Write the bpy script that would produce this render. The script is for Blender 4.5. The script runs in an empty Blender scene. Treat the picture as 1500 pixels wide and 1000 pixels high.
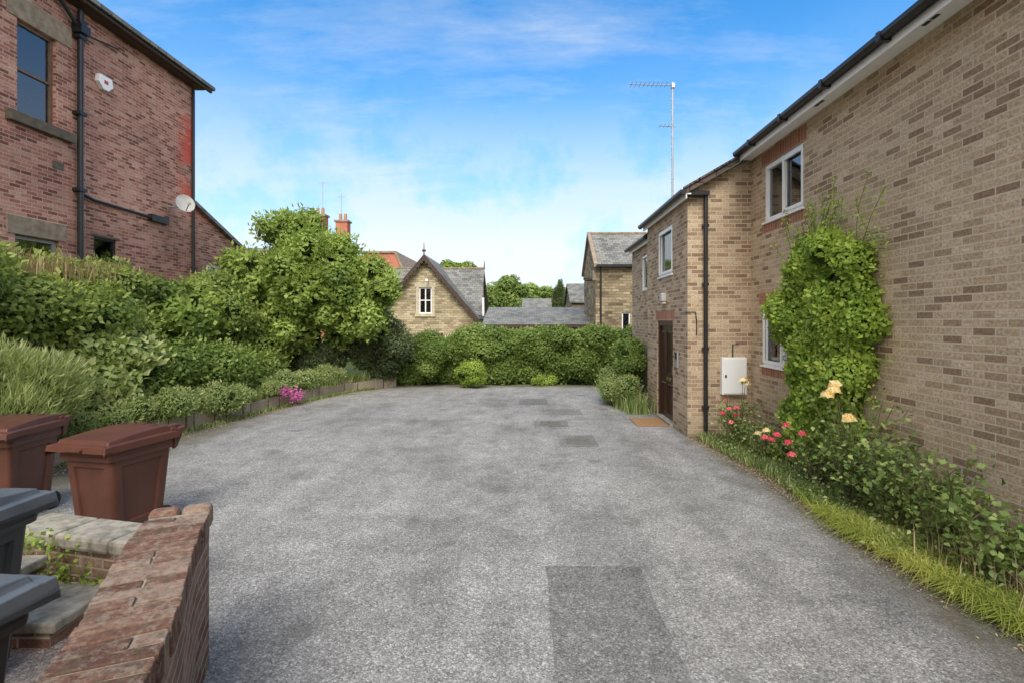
import bpy,bmesh,math,random
import numpy as np
from mathutils import Vector
random.seed(7); rng=np.random.default_rng(7)
scene=bpy.context.scene
scene.view_settings.view_transform='Standard'
scene.view_settings.look='None'
scene.view_settings.exposure=0
R=math.radians

# ------------------------------------------------------------ node helpers
def new_mat(name):
    m=bpy.data.materials.new(name); m.use_nodes=True
    nt=m.node_tree; b=nt.nodes['Principled BSDF']
    return m,nt,b
def N(nt,t,**kw):
    n=nt.nodes.new(t)
    for k,v in kw.items(): setattr(n,k,v)
    return n
def L(nt,a,b): nt.links.new(a,b)
def setin(nt,sock,v):
    if hasattr(v,'is_output') : nt.links.new(v,sock)
    else:
        if isinstance(v,(tuple,list)) and len(v)==3 and sock.type=='RGBA': v=(*v,1)
        sock.default_value=v
def mix(nt,f,a,b,blend='MIX'):
    n=N(nt,'ShaderNodeMix',data_type='RGBA',blend_type=blend)
    setin(nt,n.inputs[0],f); setin(nt,n.inputs[6],a); setin(nt,n.inputs[7],b)
    return n.outputs[2]
def mth(nt,op,a,b=0.0,clamp=False):
    n=N(nt,'ShaderNodeMath',operation=op,use_clamp=clamp)
    setin(nt,n.inputs[0],a); setin(nt,n.inputs[1],b); return n.outputs[0]
def noise(nt,vec,scale,detail=4,rough=.55,color=False):
    n=N(nt,'ShaderNodeTexNoise'); n.inputs['Scale'].default_value=scale
    n.inputs['Detail'].default_value=detail; n.inputs['Roughness'].default_value=rough
    if vec is not None: L(nt,vec,n.inputs['Vector'])
    return n.outputs['Color'] if color else n.outputs['Fac']
def ramp(nt,f,stops,interp='LINEAR'):
    n=N(nt,'ShaderNodeValToRGB'); cr=n.color_ramp; cr.interpolation=interp
    while len(cr.elements)<len(stops): cr.elements.new(.5)
    for e,(p,c) in zip(cr.elements,stops):
        e.position=p; e.color=(*c,1) if len(c)==3 else c
    setin(nt,n.inputs[0],f); return n.outputs[0]
def g(v): return (v,v,v)
def bump(nt,b,h,strength=.3,dist=.01):
    n=N(nt,'ShaderNodeBump'); n.inputs['Strength'].default_value=strength
    n.inputs['Distance'].default_value=dist
    L(nt,h,n.inputs['Height']); L(nt,n.outputs[0],b.inputs['Normal'])
def uv(nt): return N(nt,'ShaderNodeTexCoord').outputs['UV']
def pos(nt): return N(nt,'ShaderNodeNewGeometry').outputs['Position']

def brick_mat(name,cols,mortar,bw=.215,rh=.072,ms=.006,distort=0.0,rough=.9,bs=.5,stain=.25,extra=None,bdist=.006,offset=.5):
    m,nt,b=new_mat(name); v=uv(nt)
    if distort:
        nc=noise(nt,v,4.5,2,color=True)
        s=N(nt,'ShaderNodeVectorMath',operation='MULTIPLY_ADD')
        L(nt,nc,s.inputs[0]); s.inputs[1].default_value=(distort,)*3; L(nt,v,s.inputs[2]); v2=s.outputs[0]
    else: v2=v
    br=N(nt,'ShaderNodeTexBrick'); L(nt,v2,br.inputs['Vector'])
    br.offset=offset
    br.inputs['Color1'].default_value=(0,0,0,1); br.inputs['Color2'].default_value=(1,1,1,1)
    br.inputs['Mortar'].default_value=(.5,.5,.5,1); br.inputs['Scale'].default_value=1
    br.inputs['Mortar Size'].default_value=ms; br.inputs['Mortar Smooth'].default_value=.25
    br.inputs['Bias'].default_value=0
    br.inputs['Brick Width'].default_value=bw; br.inputs['Row Height'].default_value=rh
    n=len(cols)
    col=ramp(nt,br.outputs['Color'],[(i/(n-1)*.9+.05,c) for i,c in enumerate(cols)])
    fine=noise(nt,v,38,5,.65)
    col=mix(nt,1,col,ramp(nt,fine,[(.25,g(.45)),(.75,g(1.5))]),'MULTIPLY')
    big=noise(nt,v,.7,4,.6)
    mc=mix(nt,br.outputs['Fac'],col,mortar)
    mc=mix(nt,1,mc,ramp(nt,big,[(.3,g(1-stain)),(.7,g(1+stain*.6))]),'MULTIPLY')
    if extra: mc=extra(nt,mc,br)
    L(nt,mc,b.inputs['Base Color']); b.inputs['Roughness'].default_value=rough
    b.inputs['Specular IOR Level'].default_value=.2
    h=mth(nt,'SUBTRACT',mth(nt,'MULTIPLY',fine,.45),br.outputs['Fac'])
    bump(nt,b,h,bs,bdist)
    return m

def plain_mat(name,col,rough=.5,var=.12,scale=9,spec=.4,metal=0,bs=.08):
    m,nt,b=new_mat(name); p=pos(nt)
    f=noise(nt,p,scale,5,.6)
    c=mix(nt,1,col,ramp(nt,f,[(.25,g(1-var*1.6)),(.75,g(1+var))]),'MULTIPLY')
    L(nt,c,b.inputs['Base Color']); b.inputs['Roughness'].default_value=rough
    b.inputs['Specular IOR Level'].default_value=spec; b.inputs['Metallic'].default_value=metal
    if bs: bump(nt,b,noise(nt,p,scale*9,3),bs,.004)
    return m

def leaf_mat(name,cols,trans=.38,rough=.5,k=1.6):
    m,nt,b=new_mat(name)
    a=N(nt,'ShaderNodeAttribute',attribute_name='rnd')
    n=len(cols)
    # slightly muted greens
    def f(c):
        l=(c[0]+c[1]+c[2])/3; q=[v*.90+l*.10 for v in c]
        return (min(.92,q[0]*k*1.05),min(.92,q[1]*k),min(.92,q[2]*k))
    cols=[f(c) for c in cols] if k!=1 else cols
    col=ramp(nt,a.outputs['Fac'],[(i/(n-1),c) for i,c in enumerate(cols)])
    L(nt,col,b.inputs['Base Color']); b.inputs['Roughness'].default_value=rough
    b.inputs['Specular IOR Level'].default_value=.25
    t=N(nt,'ShaderNodeBsdfTranslucent'); L(nt,mix(nt,1,col,(1.3,1.3,.8),'MULTIPLY'),t.inputs['Color'])
    ms=N(nt,'ShaderNodeMixShader'); ms.inputs[0].default_value=trans
    L(nt,b.outputs[0],ms.inputs[1]); L(nt,t.outputs[0],ms.inputs[2])
    L(nt,ms.outputs[0],nt.nodes['Material Output'].inputs['Surface'])
    return m

# ------------------------------------------------------------ mesh builder
class MB:
    def __init__(s): s.v=[];s.f=[];s.m=[]
    def poly(s,pts,mat,n=None):
        pts=[Vector(p) for p in pts]
        if n is not None:
            c=sum(pts,Vector())/len(pts); nn=Vector((0,0,0))
            for i in range(len(pts)): nn+=(pts[i]-c).cross(pts[(i+1)%len(pts)]-c)
            if nn.dot(Vector(n))<0: pts.reverse()
        i0=len(s.v); s.v+=[tuple(p) for p in pts]; s.f.append(list(range(i0,i0+len(pts)))); s.m.append(mat)
    def hexa(s,b,t,mat):
        s.poly(b[::-1],mat); s.poly(t,mat)
        for i in range(4):
            j=(i+1)%4; s.poly([b[i],b[j],t[j],t[i]],mat)
    def box(s,x0,x1,y0,y1,z0,z1,mat):
        if x0>x1:x0,x1=x1,x0
        if y0>y1:y0,y1=y1,y0
        if z0>z1:z0,z1=z1,z0
        b=[(x0,y0,z0),(x1,y0,z0),(x1,y1,z0),(x0,y1,z0)]; t=[(a,c,z1) for a,c,_ in b]
        s.hexa(b,t,mat)
    def rbox(s,c,size,ang,mat,tilt=0):
        cx,cy,cz=c; hx,hy,hz=[q/2 for q in size]; ca,sa=math.cos(ang),math.sin(ang)
        def P(a,b_,z): return (cx+a*ca-b_*sa,cy+a*sa+b_*ca,cz+z+a*tilt)
        b=[P(-hx,-hy,-hz),P(hx,-hy,-hz),P(hx,hy,-hz),P(-hx,hy,-hz)]
        t=[P(-hx,-hy,hz),P(hx,-hy,hz),P(hx,hy,hz),P(-hx,hy,hz)]
        s.hexa(b,t,mat)
    def tube(s,pts,r,mat,n=10,r1=None):
        pts=[Vector(p) for p in pts]; rings=[]
        K=len(pts)
        for i,p in enumerate(pts):
            d=(pts[min(i+1,K-1)]-pts[max(i-1,0)]).normalized()
            a=Vector((0,0,1)) if abs(d.z)<.9 else Vector((1,0,0))
            u=d.cross(a).normalized(); w=d.cross(u)
            rr=r if r1 is None else r+(r1-r)*i/(K-1)
            rings.append([p+(u*math.cos(2*math.pi*k/n)+w*math.sin(2*math.pi*k/n))*rr for k in range(n)])
        for i in range(K-1):
            for k in range(n):
                q=(k+1)%n; s.poly([rings[i][q],rings[i][k],rings[i+1][k],rings[i+1][q]],mat)
        s.poly(rings[0],mat); s.poly(rings[-1][::-1],mat)
    def prism(s,prof,y0,y1,mat,axis='y'):
        def P(a,z,t): return (a,t,z) if axis=='y' else (t,a,z)
        c=Vector((sum(a for a,_ in prof)/len(prof),sum(z for _,z in prof)/len(prof)))
        s.poly([P(a,z,y0) for a,z in prof],mat,(0,-1,0) if axis=='y' else (-1,0,0))
        s.poly([P(a,z,y1) for a,z in prof],mat,(0,1,0) if axis=='y' else (1,0,0))
        for i in range(len(prof)):
            a,b=prof[i],prof[(i+1)%len(prof)]
            da,dz=b[0]-a[0],b[1]-a[1]
            m=((a[0]+b[0])/2-c[0],(a[1]+b[1])/2-c[1]); nn=(dz,-da)
            if nn[0]*m[0]+nn[1]*m[1]<0: nn=(-nn[0],-nn[1])
            nv=(nn[0],0,nn[1]) if axis=='y' else (0,nn[0],nn[1])
            s.poly([P(*a,y0),P(*b,y0),P(*b,y1),P(*a,y1)],mat,nv)
    def build(s,name,parent=None,bevel=0,smooth=False):
        me=bpy.data.meshes.new(name); me.from_pydata(s.v,[],s.f)
        mats=[]
        for m in s.m:
            if m not in mats: mats.append(m)
        for m in mats: me.materials.append(m)
        me.polygons.foreach_set('material_index',[mats.index(m) for m in s.m])
        ul=me.uv_layers.new(name='UVMap')
        for p in me.polygons:
            n=p.normal
            if abs(n.z)>.98: u=Vector((1,0,0))
            else: u=Vector((0,0,1)).cross(n).normalized()
            w=n.cross(u)
            for li in p.loop_indices:
                co=me.vertices[me.loops[li].vertex_index].co
                ul.data[li].uv=(u.dot(co),w.dot(co))
        if smooth: me.polygons.foreach_set('use_smooth',[True]*len(me.polygons))
        o=bpy.data.objects.new(name,me); scene.collection.objects.link(o)
        if parent: o.parent=parent
        if bevel:
            w=o.modifiers.new('weld','WELD'); w.merge_threshold=.0005
            b=o.modifiers.new('bevel','BEVEL'); b.width=bevel; b.segments=2; b.limit_method='ANGLE'; b.angle_limit=R(35)
        return o
def empty(name):
    o=bpy.data.objects.new(name,None); scene.collection.objects.link(o); return o

def AB(axis,c,s,a,z,d):
    return (c+s*d,a,z) if axis=='x' else (a,c+s*d,z)
def lbox(mb,axis,c,s,a0,a1,z0,z1,d0,d1,mat):
    p=AB(axis,c,s,a0,z0,d0); q=AB(axis,c,s,a1,z1,d1)
    mb.box(p[0],q[0],p[1],q[1],p[2],q[2],mat)
def wall(mb,axis,c,s,a0,a1,z0,z1,holes,mat,depth=.1,rev=None):
    As=sorted({a0,a1,*[h[0] for h in holes],*[h[1] for h in holes]})
    Zs=sorted({z0,z1,*[h[2] for h in holes],*[h[3] for h in holes]})
    n=(s,0,0) if axis=='x' else (0,s,0)
    for i in range(len(As)-1):
        for j in range(len(Zs)-1):
            ca,cz=(As[i]+As[i+1])/2,(Zs[j]+Zs[j+1])/2
            if any(h[0]<ca<h[1] and h[2]<cz<h[3] for h in holes): continue
            mb.poly([AB(axis,c,s,As[i],Zs[j],0),AB(axis,c,s,As[i+1],Zs[j],0),AB(axis,c,s,As[i+1],Zs[j+1],0),AB(axis,c,s,As[i],Zs[j+1],0)],mat,n)
    for h in holes:
        e=[(h[0],h[2]),(h[1],h[2]),(h[1],h[3]),(h[0],h[3])]; cc=Vector(AB(axis,c,s,(h[0]+h[1])/2,(h[2]+h[3])/2,-depth/2))
        for i in range(4):
            a,b=e[i],e[(i+1)%4]
            pts=[AB(axis,c,s,*a,0),AB(axis,c,s,*b,0),AB(axis,c,s,*b,-depth),AB(axis,c,s,*a,-depth)]
            mid=sum((Vector(p) for p in pts),Vector())/4
            mb.poly(pts,rev or mat,cc-mid)
def window(parent,name,axis,c,s,a0,a1,z0,z1,rec,fmat,gmat,fw=.06,mull=(),trans=(),curtain=None,sash=None):
    mb=MB()
    d0,d1=-rec-.03,-rec+.035
    lbox(mb,axis,c,s,a0,a1,z0,z0+fw,d0,d1,fmat); lbox(mb,axis,c,s,a0,a1,z1-fw,z1,d0,d1,fmat)
    lbox(mb,axis,c,s,a0,a0+fw,z0+fw,z1-fw,d0,d1,fmat); lbox(mb,axis,c,s,a1-fw,a1,z0+fw,z1-fw,d0,d1,fmat)
    for t in mull: lbox(mb,axis,c,s,t-fw*.45,t+fw*.45,z0+fw,z1-fw,d0,d1-.004,fmat)
    for t in trans: lbox(mb,axis,c,s,a0+fw,a1-fw,t-fw*.4,t+fw*.4,d0,d1-.008,fmat)
    if sash:
        b0,b1=sash; f=.045; e0,e1=d1-.01,d1+.02
        zz0,zz1=z0+fw*.7,z1-fw*.7
        lbox(mb,axis,c,s,b0,b1,zz0,zz0+f,e0,e1,fmat); lbox(mb,axis,c,s,b0,b1,zz1-f,zz1,e0,e1,fmat)
        lbox(mb,axis,c,s,b0,b0+f,zz0+f,zz1-f,e0,e1,fmat); lbox(mb,axis,c,s,b1-f,b1,zz0+f,zz1-f,e0,e1,fmat)
    mb.build(name+'_frame',parent,bevel=.006)
    mg=MB(); lbox(mg,axis,c,s,a0+.01,a1-.01,z0+.01,z1-.01,-rec-.012,-rec-.006,gmat)
    mg.build(name+'_glass',parent)
    mc=MB()
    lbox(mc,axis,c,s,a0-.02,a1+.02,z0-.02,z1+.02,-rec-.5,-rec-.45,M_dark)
    if curtain:
        for (b0,b1) in curtain:
            k=max(3,int((b1-b0)/.05)); 
            for i in range(k):
                u0=b0+(b1-b0)*i/k;u1=b0+(b1-b0)*(i+1)/k
                lbox(mc,axis,c,s,u0,u1,z0,z1,-rec-.14-.02*(i%2),-rec-.12-.02*(i%2),M_curtain)
    mc.build(name+'_interior',parent)

# ------------------------------------------------------------ foliage
def leaves(name,P,Nn,size,mat,parent=None,rv=None,aspect=.6,along=False,droop=0):
    n=len(P); P=np.asarray(P,float); Nn=np.asarray(Nn,float)
    Nn/=np.linalg.norm(Nn,axis=1)[:,None]+1e-9
    r=rng.normal(size=(n,3))
    t=np.cross(Nn,r); t/=np.linalg.norm(t,axis=1)[:,None]+1e-9
    b=np.cross(Nn,t)
    if along: t,Nn=Nn.copy(),t.copy()
    s=(size*(.55+.8*rng.random(n)))[:,None]
    V=np.empty((n,4,3))
    V[:,0]=P-t*s*.5; V[:,2]=P+t*s*.5
    V[:,2,2]-=droop*s[:,0]
    V[:,1]=P+b*s*aspect*.5+Nn*s*.12-t*s*.08; V[:,3]=P-b*s*aspect*.5+Nn*s*.12-t*s*.08
    me=bpy.data.meshes.new(name)
    me.vertices.add(n*4); me.vertices.foreach_set('co',V.ravel())
    me.loops.add(n*4); me.loops.foreach_set('vertex_index',np.arange(n*4,dtype=np.int32))
    me.polygons.add(n); me.polygons.foreach_set('loop_start',np.arange(0,n*4,4,dtype=np.int32))
    me.polygons.foreach_set('loop_total',np.full(n,4,dtype=np.int32))
    if rv is None: rv=rng.random(n)
    at=me.attributes.new('rnd','FLOAT','POINT'); at.data.foreach_set('value',np.repeat(rv,4).astype(np.float32))
    me.materials.append(mat); me.update(calc_edges=True)
    o=bpy.data.objects.new(name,me); scene.collection.objects.link(o)
    if parent: o.parent=parent
    return o
def wob(P,f):
    x,y,z=P[:,0]*f,P[:,1]*f,P[:,2]*f
    return (np.sin(x*1.7+y*2.3+1)+np.sin(y*1.9-z*2.7+x)+np.sin(z*2.1+x*2.9-y*1.3))/3
def clump_leaves(clumps,dens,shell=(.72,1.1),up=.4,gap=-.75,rndw=.7):
    Ps,Ns,Rv=[],[],[]
    C=np.array([c for c,_ in clumps]); Rr=np.array([r for _,r in clumps])
    for i,(c,r) in enumerate(clumps):
        rm=(r[0]*r[1]+r[1]*r[2]+r[0]*r[2])/3
        n=int(dens*4*math.pi*rm)+3
        d=rng.normal(size=(n,3)); d/=np.linalg.norm(d,axis=1)[:,None]
        rad=shell[0]+(shell[1]-shell[0])*rng.random(n)**.7
        P=C[i]+d*Rr[i]*rad[:,None]
        keep=np.ones(n,bool)
        for j in range(len(clumps)):
            if j==i: continue
            if np.linalg.norm(C[i]-C[j])>max(Rr[i])+max(Rr[j]): continue
            q=(P-C[j])/Rr[j]; keep&=(q*q).sum(1)>.5
        keep&=wob(P,3.1)>gap
        keep&=P[:,2]>.0
        P=P[keep]; dd=d[keep]
        Nn=dd+np.array([0,0,up])+rng.normal(size=P.shape)*rndw*.6
        Ps.append(P);Ns.append(Nn)
        cv=rng.random()
        Rv.append(np.clip(.40*rng.random(len(P))+.38*cv+.25*(wob(P,1.3)*.5+.5)+.12*(dd[:,2]),0,1))
    return np.vstack(Ps),np.vstack(Ns),np.concatenate(Rv)
_bm=bmesh.new(); bmesh.ops.create_icosphere(_bm,subdivisions=2,radius=1)
ICO_V=np.array([v.co[:] for v in _bm.verts]); ICO_F=[[v.index for v in f.verts] for f in _bm.faces]; _bm.free()
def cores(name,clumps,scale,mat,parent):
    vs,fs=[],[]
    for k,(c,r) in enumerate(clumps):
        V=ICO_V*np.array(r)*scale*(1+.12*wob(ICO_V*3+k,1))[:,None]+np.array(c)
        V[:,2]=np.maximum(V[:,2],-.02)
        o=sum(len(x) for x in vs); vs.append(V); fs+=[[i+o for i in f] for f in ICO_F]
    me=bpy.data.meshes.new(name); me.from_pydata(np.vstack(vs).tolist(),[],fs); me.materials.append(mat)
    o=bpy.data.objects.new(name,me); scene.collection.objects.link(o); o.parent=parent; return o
def sub(c,r,n,rs,surf=.85):
    out=[]
    for _ in range(n):
        d=rng.normal(size=3); d/=np.linalg.norm(d); k=surf*(rng.random()**.4)
        q=rs*(.6+.8*rng.random())
        out.append(((c[0]+d[0]*r[0]*k,c[1]+d[1]*r[1]*k,c[2]+d[2]*r[2]*k),(q,q,q*.85)))
    return out
def bush(name,clumps,dens,size,mat,core=.7,coremat=None,aspect=.6,shell=(.72,1.12),along=False,up=.4,gap=-.75,stray=0):
    e=empty(name)
    P,Nn,rv=clump_leaves(clumps,dens,shell,up,gap)
    leaves('leaves',P,Nn,size,mat,e,rv,aspect,along)
    if stray:
        P,Nn,rv=clump_leaves(clumps,dens*stray,(1.0,1.35),up,-.2)
        leaves('stray_shoots',P,Nn,size*1.1,mat,e,np.clip(rv+.2,0,1),aspect,True)
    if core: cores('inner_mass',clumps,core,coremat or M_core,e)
    return e
def blades(name,P,length,width,mat,parent=None,lean=.5,rv=None):
    n=len(P); P=np.asarray(P,float)
    a=rng.random(n)*2*math.pi; d=np.stack([np.cos(a),np.sin(a),np.zeros(n)],1)
    w=np.stack([-np.sin(a),np.cos(a),np.zeros(n)],1)
    l=(length*(.5+.8*rng.random(n)))[:,None]; le=(lean*(.2+rng.random(n)))[:,None]
    up=np.array([0,0,1.])
    V=np.empty((n,5,3)); m=P+up*l*.6+d*l*le*.35; t=P+up*l*np.maximum(.08,1-.45*le)+d*l*le
    W=w*width*.5
    V[:,0]=P-W;V[:,1]=P+W;V[:,2]=m+W*.8;V[:,3]=t;V[:,4]=m-W*.8
    me=bpy.data.meshes.new(name)
    me.vertices.add(n*5); me.vertices.foreach_set('co',V.ravel())
    base=np.arange(n,dtype=np.int32)[:,None]*5
    idx=(base+np.array([0,1,2,4,4,2,3],dtype=np.int32)).ravel()
    me.loops.add(n*7); me.loops.foreach_set('vertex_index',idx)
    st=(np.arange(n,dtype=np.int32)[:,None]*7+np.array([0,4],dtype=np.int32)).ravel()
    me.polygons.add(n*2); me.polygons.foreach_set('loop_start',st)
    me.polygons.foreach_set('loop_total',np.tile(np.array([4,3],dtype=np.int32),n))
    if rv is None: rv=rng.random(n)
    at=me.attributes.new('rnd','FLOAT','POINT'); at.data.foreach_set('value',np.repeat(rv,5).astype(np.float32))
    me.materials.append(mat); me.update(calc_edges=True)
    o=bpy.data.objects.new(name,me); scene.collection.objects.link(o)
    if parent: o.parent=parent
    return o

# ------------------------------------------------------------ materials
def warmdirt(nt,c,br):
    p=pos(nt); n=noise(nt,p,2.2,5,.7)
    c=mix(nt,ramp(nt,n,[(.5,g(0)),(.75,g(.2))]),c,(.24,.19,.13))
    s=N(nt,'ShaderNodeSeparateXYZ'); L(nt,p,s.inputs[0])   # splash-back dirt at the base
    lo=mth(nt,'SUBTRACT',.75,mth(nt,'ADD',s.outputs['Z'],mth(nt,'MULTIPLY',n,.5)),True)
    return mix(nt,mth(nt,'MULTIPLY',lo,.8,True),c,(.17,.14,.095))
BUFF=[(.25,.165,.105),(.38,.275,.175),(.45,.335,.22),(.49,.37,.25),(.44,.32,.205),(.54,.42,.29)]
M_buff=brick_mat('buff_brick',BUFF,(.53,.45,.335),ms=.0075,stain=.12,extra=warmdirt)
M_buffcop=brick_mat('porch_brick',[(.24,.155,.10),(.37,.26,.17),(.44,.325,.215),(.51,.39,.265)],(.52,.44,.33),ms=.0075,stain=.12,extra=warmdirt)
M_sold=brick_mat('red_soldier_brick',[(.30,.13,.08),(.40,.19,.12),(.34,.155,.10)],(.42,.33,.25),bw=.075,rh=.225,ms=.005,offset=0)
def redpatch(nt,c,br):
    p=pos(nt); s=N(nt,'ShaderNodeSeparateXYZ'); L(nt,p,s.inputs[0])
    n=noise(nt,p,1.6,4,.7)
    fy=mth(nt,'MULTIPLY',mth(nt,'SUBTRACT',s.outputs['Y'],13.75),2.2,True)
    fz=mth(nt,'MULTIPLY',mth(nt,'SUBTRACT',1.6,mth(nt,'ABSOLUTE',mth(nt,'SUBTRACT',s.outputs['Z'],6.4))),1.5,True)
    f=mth(nt,'MULTIPLY',mth(nt,'MULTIPLY',fy,fz),mth(nt,'GREATER_THAN',n,.47))
    f=mth(nt,'MULTIPLY',f,.8)
    c=mix(nt,ramp(nt,noise(nt,p,.9,5,.7),[(.50,g(0)),(.70,g(.35))]),c,(.17,.085,.065))
    return mix(nt,f,c,(.60,.09,.06))
M_red=brick_mat('red_brick',[(.20,.075,.055),(.34,.135,.10),(.42,.185,.135),(.47,.225,.17),(.52,.29,.22)],(.46,.37,.31),ms=.0075,stain=.28,extra=redpatch)
M_redfar=brick_mat('orange_red_brick',[(.42,.13,.08),(.50,.18,.11),(.46,.15,.09)],(.4,.25,.2),ms=.006)
def mossy(nt,c,br):
    p=pos(nt); n=noise(nt,p,9,5,.7)
    c=mix(nt,ramp(nt,n,[(.54,g(0)),(.68,g(.7))]),c,(.33,.28,.21))
    n2=noise(nt,p,4,4,.7)
    return mix(nt,ramp(nt,n2,[(.58,g(0)),(.7,g(.5))]),c,(.11,.10,.06))
M_gbrick=brick_mat('weathered_garden_brick',[(.17,.08,.055),(.26,.145,.105),(.32,.20,.15),(.22,.115,.08)],(.40,.34,.26),ms=.009,stain=.3,extra=mossy,bs=.8)
M_stone=brick_mat('coursed_sandstone',[(.26,.20,.12),(.40,.32,.20),(.49,.41,.26),(.56,.47,.31),(.33,.26,.17)],(.32,.27,.19),bw=.34,rh=.13,ms=.012,distort=.05,stain=.3,bs=.8,bdist=.02)
M_stone2=brick_mat('dark_weathered_sandstone',[(.14,.105,.065),(.26,.20,.125),(.34,.27,.17),(.42,.34,.22),(.19,.15,.10)],(.20,.165,.12),bw=.34,rh=.13,ms=.014,distort=.05,stain=.35,bs=.8,bdist=.02)
M_ashlar=plain_mat('ashlar_stone',(.52,.45,.33),.9,.2,6)
M_gritst=plain_mat('soot_stained_lintel_stone',(.29,.23,.17),.9,.3,6,bs=.3)
M_sill=plain_mat('dark_sill_stone',(.12,.10,.075),.9,.25,6,bs=.3)
M_iron=plain_mat('worn_cast_iron',(.16,.145,.12),.8,.3,12,bs=.3)
M_slate=brick_mat('slate_roof',[(.13,.135,.13),(.19,.19,.18),(.25,.245,.225),(.21,.205,.175)],(.06,.06,.06),bw=.28,rh=.2,ms=.008,stain=.25,bs=.6,bdist=.012,rough=.8)
M_tile=brick_mat('concrete_roof_tile',[(.10,.085,.075),(.14,.11,.095),(.12,.10,.09)],(.04,.035,.03),bw=.3,rh=.27,ms=.012,stain=.25,bdist=.02)
M_white=plain_mat('white_upvc',(.82,.82,.81),.35,.03,3,bs=0)
M_soffit=plain_mat('white_fascia_board',(.88,.88,.88),.45,.04,2,bs=0)
M_black=plain_mat('black_plastic',(.020,.020,.022),.35,.2,5,bs=0)
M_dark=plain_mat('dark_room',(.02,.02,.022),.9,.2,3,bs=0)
M_curtain=plain_mat('net_curtain',(.62,.57,.48),.9,.1,20,bs=0)
M_bbrown=plain_mat('brown_bin_plastic',(.100,.038,.025),.42,.16,4,spec=.4,bs=.1)
M_bgrey=plain_mat('dark_grey_bin_plastic',(.036,.042,.046),.42,.15,4,spec=.4,bs=.1)
M_bglid=plain_mat('grey_lid_plastic',(.11,.125,.14),.4,.15,4,spec=.4,bs=.1)
M_rubber=plain_mat('rubber',(.02,.02,.02),.8,.1,5,bs=0)
M_wood=plain_mat('dark_brown_bargeboard',(.06,.035,.025),.6,.2,8)
M_door=plain_mat('brown_painted_door',(.045,.018,.013),.35,.2,8,bs=0)
M_brass=plain_mat('brass',(.6,.45,.2),.3,.1,8,metal=1,bs=0)
M_metal=plain_mat('galvanised_metal',(.40,.41,.42),.5,.1,8,metal=.6,bs=0)
M_dish=plain_mat('pale_dish_paint',(.50,.49,.46),.6,.15,8,bs=0)
M_terr=plain_mat('terracotta',(.42,.22,.14),.9,.2,6)
M_bark=plain_mat('bark',(.09,.065,.045),.9,.35,12,bs=.5)
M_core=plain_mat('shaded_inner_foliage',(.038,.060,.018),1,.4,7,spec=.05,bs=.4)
M_mat=plain_mat('coir_door_mat',(.32,.18,.08),1,.2,40,bs=.6)
M_stem=plain_mat('green_brown_stem',(.12,.12,.05),.8,.2,20,bs=0)
def glass_mat(name,rough=.04):
    m,nt,b=new_mat(name)
    t=N(nt,'ShaderNodeBsdfTransparent'); t.inputs[0].default_value=(.8,.83,.83,1)
    gl=N(nt,'ShaderNodeBsdfGlossy'); gl.inputs['Roughness'].default_value=rough; gl.inputs['Color'].default_value=(.9,.95,1,1)
    fr=N(nt,'ShaderNodeFresnel'); fr.inputs['IOR'].default_value=1.7
    ms=N(nt,'ShaderNodeMixShader'); L(nt,mth(nt,'ADD',fr.outputs[0],.06,True),ms.inputs[0])
    L(nt,t.outputs[0],ms.inputs[1]); L(nt,gl.outputs[0],ms.inputs[2])
    L(nt,ms.outputs[0],nt.nodes['Material Output'].inputs['Surface'])
    return m
M_glass=glass_mat('window_glass')

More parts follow.
